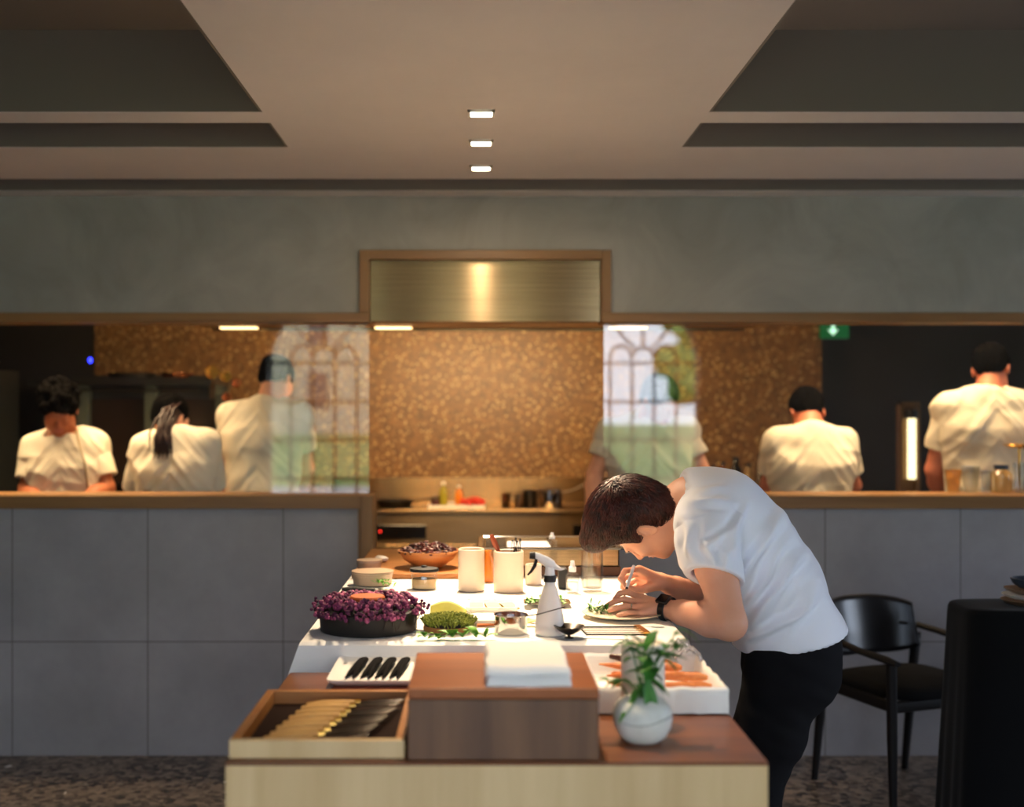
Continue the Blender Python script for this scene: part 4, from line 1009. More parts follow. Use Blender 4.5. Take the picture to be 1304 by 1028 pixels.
for i, (dx, tx, h) in enumerate(((.005, .012, .158), (.012, .022, .164), (.020, .036, .160), (.001, .028, .152))):
    t = thing('black_tweezers', ['black tweezers at the left of the bunch in the crock', 'black tweezers standing tallest in the crock', 'black tweezers leaning furthest right in the crock', 'short black tweezers hidden mid bunch in the crock'][i], 'tweezers', (.088+dx, 3.6+i*.008, ZC+.01), 'black tools in the crock')
    yy = 3.585+i*.009
    for s in (-1, 1): B().tube([(.088+dx+s*.001, yy, ZC+.012), (.088+(dx+tx)*.5+s*.004, yy, ZC+.08), (.088+tx+s*.0015, yy, ZC+h)], [.001, .0028, .0024], 6, flat=.6).build('tweezer_arm', black, t)

# small clear bottle and ribbed glass
def dropper(px, py, D, r, h, label, z=None):
    q = P(px, py, D); z = ZC if z is None else z; c = (q.x, D, z)
    t = thing('dropper_bottle', label, 'bottle', c)
    B().lathe([(0, 0), (r, 0), (r, h*.55), (r*.5, h*.66), (r*.5, h*.70), (0, h*.70)], c, 24).build('bottle_body', clear, t)
    B().lathe([(0, .002), (r*.88, .002), (r*.88, h*.35), (0, h*.35)], c, 20).build('liquid', water_m, t)
    B().lathe([(r*.58, h*.66), (r*.58, h*.80), (r*.38, h*.84), (r*.3, h), (0, h)], c, 20).build('cap', mat('white_plastic', (236, 236, 240)), t)
dropper(729, 752, 3.56, .0195, .098, 'small clear dropper bottle with white cap next to the ribbed glass')
cx, cy = P(754, 752, 3.6).x, 3.60
b = B(); n = 72; pr = [(.0, 0), (.029, 0), (.0305, .004), (.033, .06), (.0335, .122), (.0315, .122), (.030, .06), (.028, .010), (0, .010)]
b.lathe(pr, (cx, cy, ZC), n)
for k, p in enumerate(b.v):
    d = Vector((p.x-cx, p.y-cy, 0)); 
    if d.length > .0295 and p.z < ZC+.1: i = k % n; p += d.normalized()*(.0012 if (round(math.atan2(d.y, d.x)/(2*PI)*n)) % 3 == 0 else 0)
o = b.build('ribbed_glass', jar_glass, angle=60); tag(o, 'tall ribbed clear glass beside the steel bain marie, under the chef fringe', 'glass')
o = B().lathe([(0, .011), (.0268, .011), (.0300, .080), (0, .080)], (cx, cy, ZC), 30).build('water', water_m); o.parent = None
tag(o, 'water filling the lower part of the ribbed glass', 'water')
o = B().box((P(711, 0, 3.66).x, 3.64, ZC), (P(722, 0, 3.66).x, 3.70, ZC+.062)).build('black_tin', black, smooth=False, bevel=.004); tag(o, 'small black tin between spray bottle and dropper bottle', 'tin')
o = B().lathe([(0, 0), (.022, 0), (.024, .06), (.012, .085), (.012, .1), (0, .1)], (P(621, 0, 3.80).x, 3.80, ZC), 24).build('amber_bottle', mat('amber_sauce', (210, 120, 30))); tag(o, 'amber bottle glimpsed between the two cream cylinders', 'bottle')

# paper, pale trays, herbs tray, plate
def sheet(pts, m, name, label, cat, z=.0012, thick=.001):
    b = B(); b.add([(x, y, ZC+z) for x, y in pts], [(0, 1, 2, 3)]); o = b.build(name, m, smooth=False, solid=thick); tag(o, label, cat); return o
sheet([(.13, 3.06), (.47, 3.0), (.485, 3.42), (.16, 3.50)], paper, 'paper_sheet', 'large white paper sheet under the chef plate', 'paper')
o = sheet([(-.045, 3.34), (.10, 3.33), (.105, 3.50), (-.05, 3.52)], paper, 'note_sheet', 'white note sheet with faint writing before the cream cylinders', 'paper')
b = B(); rn = random.Random(1)
for x in (-.032, -.022, .018, .028, .042, .056):
    b.tube([(x+.006*math.sin(i*1.9+x*90), 3.425+.028*i/4-.012, ZC+.0022) for i in range(5)], .0010, 4)
b2o = b.build('pen_marks', mat('pale_grey_ink', (150, 160, 156), .8), o, angle=180)
t = thing('paper_tray', 'long low white paper tray with pale wafers, middle of the cloth', 'tray', (.04, 3.26, ZC))
rplate(P(592, 0, 3.2).x, P(660, 0, 3.2).x, 3.17, 3.30, ZC, m=paper, par=t, name='tray_body', h=.022)
for k in range(3): B().box((-.028+k*.045, 3.19, ZC+.012), (.010+k*.045, 3.28, ZC+.018), rot=Matrix.Rotation(.1*k, 3, 'Z')).build('wafer', mat('pale_wafer', (222, 190, 140), .7), t, smooth=False)
o = rplate(P(598, 0, 3.05).x, P(668, 0, 3.05).x, 3.01, 3.12, ZC, name='oblong_dish'); tag(o, 'shallow white oblong dish beside the little saucepan', 'dish')
t = thing('herb_tray', 'clear shallow tray of tiny green leaves behind the spray bottle', 'tray', (.18, 3.32, ZC))
rplate(P(667, 0, 3.3).x, P(727, 0, 3.3).x, 3.27, 3.37, ZC+.002, m=chrome, par=t, name='tray_body', h=.012)
b = B(); rn = random.Random(6)
for k in range(60):
    b.leaf((rn.uniform(.135, .24), rn.uniform(3.285, 3.355), ZC+.010+rn.uniform(0, .008)), (rn.uniform(-1, 1), rn.uniform(-1, 1), rn.uniform(0, .9)), .018, .009)
b.build('leaves', leaf, t, angle=180)
o = B().leaf((P(678, 0, 3.08).x, 3.08, ZC+.003), (-1, .2, .3), .03, .02).leaf((P(668, 0, 3.02).x, 3.02, ZC+.003), (1, .2, .5), .045, .03).build('yellow_petal', mat('pale_yellow_leaf', (214, 206, 84)), angle=180, solid=.001); tag(o, 'yellow petal lying against the spray bottle foot', 'petal')

def plate():
    c = (.380, 3.14, ZC+.0025)
    t = thing('stoneware_plate', 'round cream plate the chef is dressing with green leaves', 'plate', c)
    B().lathe([(0, 0), (.055, 0), (.07, .004), (.098, .009), (.107, .012), (.108, .0135), (.104, .0135), (.07, .007), (0, .006)], c, 56).build('plate_body', mat('cream_stoneware', (232, 216, 186), .4), t, angle=180)
    b = B(); rn = random.Random(9)
    for k in range(46):
        q = Vector((.318+rn.gauss(0, .020), 3.165+rn.gauss(0, .016), ZC+.012+abs(rn.gauss(0, .007)))); b.leaf(q, (rn.uniform(-1, 1), rn.uniform(-1, .6), rn.uniform(0, .9)), rn.uniform(.016, .030), rn.uniform(.005, .009))
    o = b.build('dressed_leaves', leaf_deep, angle=180); tag(o, 'little pile of dressed green leaves on the cream plate', 'salad'); o['kind'] = 'stuff'
plate()
# white linen pad by the plate
sheet([(.20, 2.87), (.43, 2.83), (.44, 3.08), (.22, 3.10)], linen, 'cloth_pad', 'white folded cloth under the wire rest and strainer', 'cloth', z=-.0002, thick=.0012)

# ------------------------------------------------------------------ far end of the table: boards, bowl, jars, bain marie
t = thing('oak_board', 'orange toned oak board at the far end of the work table', 'board', (-.17, 4.25, ZC))
B().box((-.42, 3.86, TC+.003), (-.0, 4.55, TC+.020)).build('board_slab', teak, t, smooth=False, bevel=.003)
ZB = TC+.021
cx, cy, r = -.175, 4.02, .105
t = thing('wooden_bowl', 'shallow orange wooden bowl piled with dark dried petals', 'bowl', (cx, cy, ZB))
B().lathe([(0, 0), (.045, 0), (.05, .004), (.085, .028), (r, .058), (r-.005, .058), (.08, .034), (.04, .012), (0, .011)], (cx, cy, ZB), 44).build('bowl_body', mat('bowl_wood', (202, 132, 74), .45), t, angle=180)
b = B(); rn = random.Random(12)
for k in range(330):
    a = rn.uniform(0, 2*PI); q = rn.uniform(0, 1)**.5*.10; z = .045+.030*(1-(q/.10)**2)*rn.uniform(.4, 1.1)+.008
    Mx = Matrix.Rotation(rn.uniform(0, 6), 3, 'Z')@Matrix.Rotation(rn.uniform(-1.2, 1.2), 3, 'X')
    b.ell((cx+q*math.cos(a), cy+q*math.sin(a), ZB+z), (.010, .006, .0035), 8, M=Mx, mi=rn.choice((0, 0, 1)))
o = b.build('dried_petals', [mat('maroon_petal', (58, 18, 20), .3), mat('brown_petal', (104, 44, 34), .35)], angle=180); tag(o, 'heap of dark maroon dried petals in the wooden bowl', 'petals', kind='stuff')
# stack of clear tubs, jar, knife
def tub(px0, px1, py0, py1, D, label, m):
    a, c = P(px0, py1, D), P(px1, py0, D); r = (c.x-a.x)/2; h = c.z-a.z; q = Vector(((a.x+c.x)/2, D, ZB if D > 3.86 else ZC))
    t = thing('plastic_tub', label, 'tub', q, 'tubs at the far end of the table')
    B().lathe([(0, 0), (r*.9, 0), (r*.95, .003), (r, h*.8), (r*1.03, h*.82), (r*1.03, h), (0, h)], q, 32).build('tub_body', m, t)
    B().lathe([(0, h+.001), (r*1.05, h+.001), (r*1.05, h+.006), (0, h+.008)], q, 32).build('lid', m, t)
milk = mat('frosted_plastic', (190, 164, 138), .4)
tub(449, 500, 737, 752, 3.74, 'wide frosted tub, front of the pair behind the black knife', milk)
tub(455, 486, 724, 733, 3.98, 'smaller frosted tub standing behind the wide one on the oak board', milk)
o = B().ell(P(487, 719, 4.15)*1 - Vector((0, 0, .0)), (.022, .02, .012), 10, jit=.5).build('crumpled_foil', mat('pale_foil', (230, 214, 200), .4)); o.location.z = ZB; tag(o, 'small crumpled white wrapper beside the oak doorpost end of the board', 'wrapper')
t = thing('glass_jar', 'squat glass jar with a black lid in front of the wooden bowl', 'jar', (P(540, 0, 3.66).x, 3.66, ZC))
q = (P(540, 0, 3.66).x, 3.66, ZC)
B().lathe([(0, 0), (.038, 0), (.041, .004), (.041, .046), (.038, .052), (.0, .052)], q, 36).build('jar_body', clear, t)
B().lathe([(0, .002), (.037, .002), (.037, .030), (0, .030)], q, 30).build('pale_seeds', mat('pale_wafer', (222, 190, 140)), t)
B().lathe([(.045, .053), (.046, .056), (.044, .062), (.01, .065), (.008, .070), (0, .071)], q, 36).build('lid', black, t)
t = thing('paring_knife', 'black handled knife lying at the far left corner of the cloth', 'knife', P(453, 749, 3.6))
q = Vector((P(437, 0, 3.6).x, 3.58, ZC+.008))
B().tube([q, q+Vector((.04, -.004, .001)), q+Vector((.098, -.012, 0))], [.008, .0095, .0075], 10, flat=.8).build('handle', black, t)
B().tube([q+Vector((.098, -.012, 0)), q+Vector((.14, -.016, -.002)), q+Vector((.185, -.018, -.004))], [.009, .008, .001], 8, flat=.12).build('blade', blade_m, t)
b = B(); rn = random.Random(15)
for k in range(26): b.leaf((P(489, 0, 3.62).x+rn.gauss(0, .016), 3.66+rn.gauss(0, .012), ZC+.004+rn.uniform(0, .02)), (rn.uniform(-1, 1), rn.uniform(-1, 1), rn.uniform(0, 1)), .022, .008)
o = b.build('herb_pile', leaf, angle=180); tag(o, 'small pile of yellow green herbs by the black knife', 'herbs', kind='stuff')

t = thing('bain_marie', 'long stainless steel container on a wooden base at the table end', 'steel container', (.24, 4.1, ZC))
x0, x1, y0, y1 = .005, .475, 3.90, 4.26; zb, zt = TC+.036, 1.098
B().box((.02, 3.92, TC+.003), (.47, 4.24, TC+.035)).build('wooden_base', mat('brown_base', (104, 64, 36), .5), t, smooth=False, bevel=.002)
b = B(); w = .004
b.box((x0+.012, y0+.012, zb), (x1-.012, y1-.012, zb+.004)); b.box((x0+.012, y0+.012, zb), (x1-.012, y0+.012+w, zt)); b.box((x0+.012, y1-.012-w, zb), (x1-.012, y1-.012, zt))
b.box((x0+.012, y0+.012, zb), (x0+.012+w, y1-.012, zt)); b.box((x1-.012-w, y0+.012, zb), (x1-.012, y1-.012, zt)); b.build('container_body', steel, t, smooth=False)
b = B(); b.tube([(x0+.01, y0, zt), (x1-.01, y0, zt), (x1, y0+.01, zt), (x1, y1-.01, zt), (x1-.01, y1, zt), (x0+.01, y1, zt), (x0, y1-.01, zt), (x0, y0+.01, zt), (x0+.01, y0, zt)], .010, 8, flat=.5)
b.build('rolled_rim', chrome, t)
o = B().box((x0+.09, y0+.05, zb+.006), (x0+.24, y1-.06, zt-.008)).build('linen_stack', linen, smooth=False, bevel=.008); tag(o, 'white cloths stacked inside the long steel container', 'cloth')
o = B().box((x0+.26, y0+.05, zb+.006), (x1-.04, y1-.06, zt-.03)).build('ice_block', mat('pale_ice', (232, 224, 210), .3), smooth=False, bevel=.008); tag(o, 'pale covered insert inside the long steel container', 'insert')
dropper(703, 698, 4.09, .018, .062, 'small white capped bottle standing in the steel container', z=zt-.029)

# ------------------------------------------------------------------ armchair at the right
def chair():
    t = thing('armchair', 'black stained wooden armchair with curved backrest beside the wall', 'chair', (1.735, 4.80, 0))
    f = Vector((.35, -.94, 0)).normalized(); s = Vector((-f.y, f.x, 0))        # s points to the far side
    c = Vector((1.735, 4.80, 0)); pt = lambda a, b_, z: c+f*a+s*b_+Vector((0, 0, z))
    def leg(a0, b0, z0, a1, b1, z1, r0=.014, r1=.021): B().tube([pt(a0, b0, z0), pt((a0+a1)/2, (b0+b1)/2, (z0+z1)/2), pt(a1, b1, z1)], [r0, (r0+r1)/2+.003, r1], 12).build('leg', black_wood, t)
    leg(.245, -.265, 0, .215, -.250, .590); leg(.245, .265, 0, .215, .250, .590)
    leg(-.27, -.245, 0, -.20, -.235, .600); leg(-.26, .215, 0, -.20, .225, .600)
    for sg in (-1, 1):
        B().tube([pt(-.245, sg*.17, .640), pt(-.21, sg*.235, .632), pt(-.10, sg*.268, .618), pt(.06, sg*.272, .604), pt(.20, sg*.262, .596), pt(.262, sg*.258, .590)], [.015, .02, .021, .020, .022, .016], 12, flat=.62).build('armrest', black_wood, t)
    def back(u, v):
        a = (u-.5)*2; th = a*1.02; z = .50+.245*v; R = .262
        k = 1-.38*abs(a)**3*(1 if v < .5 else .5); zc = .635; z = zc+(z-zc)*k+.012*(1-a*a)
        return pt(-.27+R*(1-math.cos(th))*.80-.05*(v), R*math.sin(th), z)
    b = B(); b.grid(back, 30, 10); b.build('backrest', mat('black_lacquer', (24, 22, 24), .28), t, angle=180, solid=.02)
    b = B()
    def seat(u, v):
        a = 2*PI*u; cc, ss = math.cos(a), math.sin(a); q = (abs(cc)**4+abs(ss)**4)**-.25; r = [0, .8, .97, 1, .97, 0][min(5, int(v*5+.001))]; z = [.482, .482, .470, .452, .435, .435][min(5, int(v*5+.001))]
        return pt(.01+.235*q*r*cc*.98, .245*q*r*ss, z)
    b.grid(seat, 48, 5); b.build('seat', mat('black_leather', (16, 15, 15), .85, spec=.15), t, angle=60)
    for (a0, b0, a1, b1) in ((.215, -.235, .215, .235), (-.22, -.225, -.22, .225), (-.22, -.235, .215, -.24), (-.22, .235, .215, .24)):
        B().tube([pt(a0, b0, .415), pt(a1, b1, .415)], .016, 8, flat=1.5).build('seat_rail', black_wood, t)
chair()

# black cloth covered stand at the right edge with dishes on it
def draped():
    x0, x1, y0, y1, zt = 1.675, 2.75, 4.0, 4.28, .872
    def fn(u, v):
        a = 2*PI*u; c_, s_ = math.cos(a), math.sin(a); n = 7; q = (abs(c_)**n+abs(s_)**n)**(-1/n)
        if v < .25: r, z, fl = v/.25*.97, zt, 0
        elif v < .33: f_ = (v-.25)/.08; r, z, fl = .97+.03*math.sin(f_*PI/2), zt-.03*(1-math.cos(f_*PI/2)), 0
        else: f_ = (v-.33)/.67; r, z, fl = 1, zt-.03-(zt-.032)*f_, f_
        hx, hy = (x1-x0)/2+.045*fl, (y1-y0)/2+.03*fl; fold = 1+fl*.006*math.sin(a*17+math.sin(a*5))
        return Vector(((x0+x1)/2+hx*r*q*c_*fold, (y0+y1)/2+hy*r*q*s_*fold, z))
    b = B(); b.grid(fn, 180, 36); o = b.build('draped_stand', soft_black, angle=180)
    tag(o, 'tall service stand draped to the floor in black cloth', 'table')
draped()
q = Vector((P(1296, 0, 4.12).x+.03, 4.12, .873))
for k, (r, h, m, lb) in enumerate(((.085, .020, mat('brown_plate', (112, 84, 62), .4), 'brown stoneware plate, lowest of the pile on the black stand'), (.080, .018, white_cer, 'pale plate in the middle of the pile on the black stand'), (.074, .020, mat('brown_plate', (112, 84, 62)), 'darker bowl under the top cup on the black stand'))):
    z = .8735+sum((.021, .019, .021)[:k]); qq = Vector((q.x, q.y, z))
    o = B().lathe([(0, 0), (r*.5, 0), (r*.85, h*.5), (r, h), (r-.004, h), (r*.5, h*.35), (0, h*.3)], qq, 36).build('stacked_plate', m); tag(o, lb, 'plate', 'dishes piled on the black stand')
o = B().lathe([(0, 0), (.035, 0), (.055, .015), (.062, .032), (.058, .033), (.05, .016), (0, .008)], (q.x+.01, q.y, .8735+.062), 32).build('small_bowl', mat('blue_grey_bowl', (52, 62, 76), .3)); tag(o, 'dark blue bowl on top of the dishes on the black stand', 'bowl')
# ------------------------------------------------------------------ people
def unit(v): v = np.array(v, float); return v/np.linalg.norm(v)
class Head:
    """a head frame: O between the ears, f where the face looks, u towards the crown"""
    def __init__(s, O, f, u, k=1.0):
        s.O = np.array(O, float); s.f = unit(f); s.u = unit(np.array(u, float)-s.f*np.dot(u, s.f)); s.r = np.cross(s.f, s.u); s.k = k
        s.M = np.array([s.r, s.f, s.u])
    def p(s, r, f, u): return s.O+s.k*(r*s.r+f*s.f+u*s.u)
    def tilt(s, a):     # axes turned about r
        c, q = math.cos(a), math.sin(a); return np.array([s.r, s.f*c+s.u*q, s.u*c-s.f*q])
    def skull(s, sd):
        k = s.k; E = lambda c, r, kk=.02, M=None, sub=False: sd.ell(s.p(*c), [x*k for x in r], kk*k, s.M if M is None else M, sub)
        K = lambda a, b, ra, rb, kk=.012, **q: sd.cone(s.p(*a), s.p(*b), ra*k, rb*k, kk*k, **q)
        E((0, -.012, .035), (.076, .094, .082)); E((0, .028, -.022), (.062, .066, .086), .03)
        E((0, .052, -.076), (.036, .036, .026), .03); E((0, .075, -.088), (.017, .014, .013), .02)
        for g in (-1, 1): E((g*.052, .012, -.062), (.018, .034, .026), .03); E((g*.042, .062, -.018), (.022, .02, .02), .025)
        K((-.034, .082, .026), (.034, .082, .026), .0105, .0105, .012)
        for g in (-1, 1):
            E((g*.032, .101, .007), (.017, .016, .011), .012, sub=True)
            E((g*.031, .0795, .006), (.0135, .0135, .0125), .004)
            K((g*.018, .090, .010), (g*.045, .083, .009), .0035, .003, .004)       # lowered lid
        K((0, .088, .018), (0, .106, -.016), .0085, .0095, .010); E((0, .108, -.021), (.0105, .011, .009), .008)
        for g in (-1, 1): E((g*.0125, .097, -.025), (.0075, .009, .0065), .006)
        K((-.017, .088, -.047), (.017, .088, -.047), .0055, .0055, .006); E((0, .096, -.046), (.014, .007, .0050), .005)
        E((0, .094, -.0555), (.013, .0075, .0055), .005)
        K((-.017, .0975, -.0508), (.017, .0975, -.0508), .0022, .0022, .003, sub=True)
        for g in (-1, 1):
            M = s.tilt(-.2); E((g*.079, -.012, -.002), (.006, .018, .031), .007, M); E((g*.081, -.018, .004), (.009, .006, .024), .006, M)
            E((g*.085, -.008, .002), (.006, .010, .018), .005, M, True); E((g*.078, .002, -.006), (.005, .006, .007), .004)
def local(hd, X):
    q = (np.asarray(X)-hd.O)/hd.k; return q@hd.r, q@hd.f, q@hd.u

def head_assign(hd):
    def fn(ctr):
        r, f, u = local(hd, ctr); m = np.zeros(len(ctr), int)
        m[(np.abs(r) < .022) & (f > .084) & (f < .115) & (u > -.062) & (u < -.042)] = 1
        return m
    return fn

def hair_clumps(name, sd, hd, m, parent, n, seg, step, rad, crown, bias, seed=1, lift=.0006, res=.006, keep=None):
    """locks of hair that flow over the hair surface away from the crown"""
    V, Q = sd.mesh(res); rn = np.random.RandomState(seed)
    if keep is not None: V = V[keep(V)]
    p = V[rn.choice(len(V), n)]; prims = sd.p
    def grad(X):
        h = .002; g = np.zeros_like(X)
        for a in range(3):
            e = np.zeros(3); e[a] = h; g[:, a] = sd.value(X+e, prims)-sd.value(X-e, prims)
        return g/(np.linalg.norm(g, axis=1)[:, None]+1e-9)
    cw = hd.p(*crown); bv = bias[0]*hd.r+bias[1]*hd.f+bias[2]*hd.u; jit = rn.normal(0, .30, (n, 3)); path = [p]
    for i in range(seg):
        nn = grad(p); fl = (p-cw); fl /= np.linalg.norm(fl, axis=1)[:, None]+1e-9; fl = fl+bv+jit
        fl -= nn*(fl*nn).sum(1)[:, None]; fl /= np.linalg.norm(fl, axis=1)[:, None]+1e-9
        p = p+fl*step; d = sd.value(p, prims); p = p-nn*(d-lift*(i+1)*(1+.0*d))[:, None]; path.append(p)
    path = np.stack(path, 1); b = B(); ns = 4
    up = hd.u
    for j in range(n):
        r0 = rad*rn.uniform(.6, 1.2); rr = [r0*.5]+[r0*(1-.75*(i/seg)**1.5) for i in range(1, seg+1)]
        b.tube(path[j], rr, ns, up=tuple(hd.r+.01))
    return b.build(name, m, parent, angle=180)

def finger(sd, pts, r0=.0088, r1=.0068, k=.0035):
    n = len(pts); sd.chain(pts, [r0+(r1-r0)*i/(n-1) for i in range(n)], k)
def A(*a): return np.array(P(*a))

def chef():
    D = 3.28
    t = thing('person', 'chef in a white T-shirt and black trousers bending over the plate with tweezers', 'person', (.80, 3.30, 0))
    hd = Head(A(820, 666, D), (-.24, .30, -.91), (-.95, .0, .26), .93)
    S = [A(1003, 848, D), A(1002, 803, D), A(979, 748, D), A(944, 694, D), A(910, 658, D), A(880, 645, D)]
    ShL, ElL, WrL = A(899, 668, D-.19), A(929, 794, 2.965), A(845, 775, 3.125)
    ShR, ElR, WrR = A(888, 655, D+.19), A(900, 766, 3.58), A(843, 741, 3.36)
    lat = np.array([0, 1, 0.])
    def torso(sd, g, k=.04, upto=6):
        rad = [.118, .108, .106, .106, .098, .07] if g else [.095, .098, .104, .106, .098, .07]; off = [.06, .055, .065, .075, .075, .02]
        for s in (-1, 0, 1): sd.chain([S[i]+lat*off[i]*s for i in range(upto)], [rad[i]+g+(.012 if s == 0 and i in (2, 3, 4) else 0) for i in range(upto)], k)
        sd.cone(ShL, S[4], .060+g, .085+g, k).cone(ShR, S[4], .060+g, .085+g, k)
    sd = Sdf(); torso(sd, 0)
    hd.skull(sd)
    sd.cone(hd.p(0, -.035, -.035), S[5], .054, .066, .022); sd.cone(hd.p(0, .012, -.07), S[5]+np.array([-.02, 0, -.03]), .04, .055, .025)
    for Sh, El, Wr in ((ShL, ElL, WrL), (ShR, ElR, WrR)):
        d = El-Sh; sd.cone(Sh, Sh+d*.45, .056, .052, .02).cone(Sh+d*.45, El, .052, .041, .02); m = El+(Wr-El)*.28
        sd.cone(El, m, .041, .0445, .02).cone(m, El+(Wr-El)*.7, .0445, .033, .015).cone(El+(Wr-El)*.7, Wr, .034, .026, .012, flat=((0, .3, 1), .9))
    # left hand, fingers steadying the tweezers over the plate
    W = WrL; K = [A(813, 760, 3.185), A(811, 767, 3.16), A(813, 774, 3.135), A(818, 781, 3.115)]
    for q, kk in enumerate(K): sd.cone(W+(kk-W)*.12, kk, .0185, .0115, .010)
    finger(sd, [K[0], A(798, 754, 3.205), A(789, 756, 3.215), A(783, 763, 3.215)])
    finger(sd, [K[1], A(795, 763, 3.175), A(783, 766, 3.175), A(773, 771, 3.17)])
    finger(sd, [K[2], A(796, 772, 3.14), A(785, 775, 3.14), A(776, 778, 3.135)], .0086, .0066)
    finger(sd, [K[3], A(803, 780, 3.105), A(794, 782, 3.10), A(787, 784, 3.10)], .0076, .0060)
    sd.cone(A(836, 772, 3.15), A(822, 767, 3.20), .016, .012, .01); finger(sd, [A(822, 767, 3.20), A(808, 766, 3.225), A(796, 767, 3.23)], .0105, .008)
    # right hand closed round the tweezers
    W = WrR; K = [A(814, 725, 3.325), A(812, 731, 3.345), A(813, 737, 3.365), A(816, 743, 3.38)]
    for kk in K: sd.cone(W+(kk-W)*.12, kk, .019, .0115, .010)
    finger(sd, [K[0], A(796, 727, 3.305), A(790, 737, 3.295), A(796, 746, 3.29)])
    finger(sd, [K[1], A(794, 736, 3.33), A(793, 748, 3.32), A(800, 754, 3.315)])
    finger(sd, [K[2], A(798, 746, 3.355), A(800, 755, 3.35), A(808, 757, 3.35)], .0086, .0068)
    finger(sd, [K[3], A(803, 752, 3.375), A(806, 759, 3.37), A(813, 758, 3.37)], .0076, .006)
    sd.cone(A(836, 745, 3.35), A(819, 751, 3.305), .017, .012, .01); finger(sd, [A(819, 751, 3.305), A(806, 751, 3.285), A(798, 747, 3.28)], .011, .0085)
    def assign(ctr):
        m = head_assign(hd)(ctr); return m
    def disp(V, N):     # fine skin relief
        return np.zeros(len(V))
    sdf_object('body', sd, .003, [skin, lip], t, 2, None, assign)
    # T-shirt
    sh = Sdf(); torso(sh, .017, .045); hemc = A(1008, 812, D)
    sh.chain([S[1]+lat*0, A(1010, 815, D), A(1016, 850, D)], [.125, .132, .135], .03)
    for s in (-1, 1): sh.chain([S[1]+lat*.06*s, A(1010, 815, D)+lat*.055*s, A(1016, 850, D)+lat*.055*s], [.120, .124, .126], .03)
    sleeves = []
    for Sh, El, end in ((ShL, ElL, A(910, 737, 3.028)), (ShR, ElR, A(898, 725, 3.54))):
        ax = unit(end-Sh); sl = Sdf()
        sh.cone(Sh, Sh+ax*.02, .074, .070, .04)
        sl.cone(Sh+np.array([.012, 0, 0]), Sh+ax*.05, .080, .081, .03).cone(Sh+ax*.05, end+ax*.05, .081, .073, .03)
        sl.cone(Sh+ax*.01, S[4]+(Sh-S[4])*.55, .072, .085, .03)
        nrm = unit(ax+np.array([-.30, 0, .12])); sl.plane(end, nrm)
        sl.cone(end-ax*.045, end+ax*.06, .055, .062, .006, sub=True); sleeves.append(sl)
    sh.plane(A(862, 652, D), (-1, 0, .22), ((.40, D-.115, 1.1), (1.0, D+.115, 1.6)), .006)
    sh.cone(A(845, 655, D), A(884, 642, D), .076, .060, .012, sub=True)
    sh.plane(A(1008, 811, D), unit(np.array([.22, 0, -1.0])), ((.6, 2.9, .5), (1.3, 3.7, 1.1)), .004)
    folds = [((952, 806), (985, 765), (1012, 705), 7, .011), ((949, 816), (975, 800), (1000, 785), 5, .007), ((950, 775), (975, 738), (1003, 690), 6, .008), ((938, 752), (962, 712), (988, 655), 7, .009),
             ((925, 715), (938, 680), (948, 640), 6, .007), ((1000, 806), (1022, 780), (1044, 740), 7, .009), ((962, 815), (990, 800), (1030, 770), 5, .007), ((896, 700), (918, 690), (932, 672), 5, .006),
             ((872, 660), (880, 690), (884, 720), 6, .007), ((900, 690), (906, 712), (910, 728), 5, .005), ((884, 628), (905, 620), (925, 622), 4, .005), ((880, 640), (905, 634), (932, 640), 5, .005), ((975, 690), (990, 668), (1000, 650), 6, .005),
             ((918, 700), (924, 722), (928, 742), 5, .007), ((985, 740), (1010, 715), (1030, 700), 6, .006)]
    def disp(V, N):
        px = VX+V[:, 0]*F/V[:, 1]; py = VY+(EYE-V[:, 2])*F/V[:, 1]; out = np.zeros(len(V))
        near = np.clip((-N[:, 1]+.25)/.5, 0, 1)
        wob = 3*np.sin(py*.11+px*.05)
        for a, b_, c, w_, amp in folds:
            dm = np.full(len(V), 1e9); tt = np.zeros(len(V)); pts = []
            for i in range(9):
                s = i/8; pts.append((a[0]*(1-s)**2+2*b_[0]*s*(1-s)+c[0]*s*s, a[1]*(1-s)**2+2*b_[1]*s*(1-s)+c[1]*s*s))
            for i in range(8):
                x0, y0 = pts[i]; x1, y1 = pts[i+1]; dx, dy = x1-x0, y1-y0; L = dx*dx+dy*dy
                s = np.clip(((px+wob-x0)*dx+(py-y0)*dy)/L, 0, 1); d_ = np.hypot(px+wob-x0-s*dx, py-y0-s*dy); m_ = d_ < dm; dm[m_] = d_[m_]; tt[m_] = (i+s[m_])/8
            out += amp*np.exp(-(dm/w_)**2)*np.sin(np.pi*np.clip(tt, .03, .97))**.5-amp*.6*np.exp(-((dm-w_*1.9)/w_)**2)*np.sin(np.pi*np.clip(tt, .03, .97))
        n2 = np.array([noise.noise(Vector((v[0]*9+v[2]*6, v[1]*7, v[2]*7-v[0]*5))) for v in V])
        hem = np.clip(1-np.abs(py-(824-(px-945)*.22))/4, 0, 1)*.002*(py > 770)
        return out*near*1.6+.005*n2
    ts = sdf_object('t_shirt', sh, .0042, cloth_blue, t, 2, disp)
    for sl, en in zip(sleeves, (A(910, 737, 3.028), A(898, 725, 3.54))): sdf_object('sleeve', sl, .0038, cloth_blue, ts, 2, lambda V, N, en=en: disp(V, N)*np.clip((V[:, 2]-en[2]-.03)/.05, 0, 1))
    B().tube([A(876, 612, D-.035), A(871, 626, D-.060), A(865, 645, D-.070), A(860, 666, D-.064), A(857, 682, D-.04)], .0045, 8).build('collar', cloth_blue, ts)
    # trousers
    tr = Sdf()
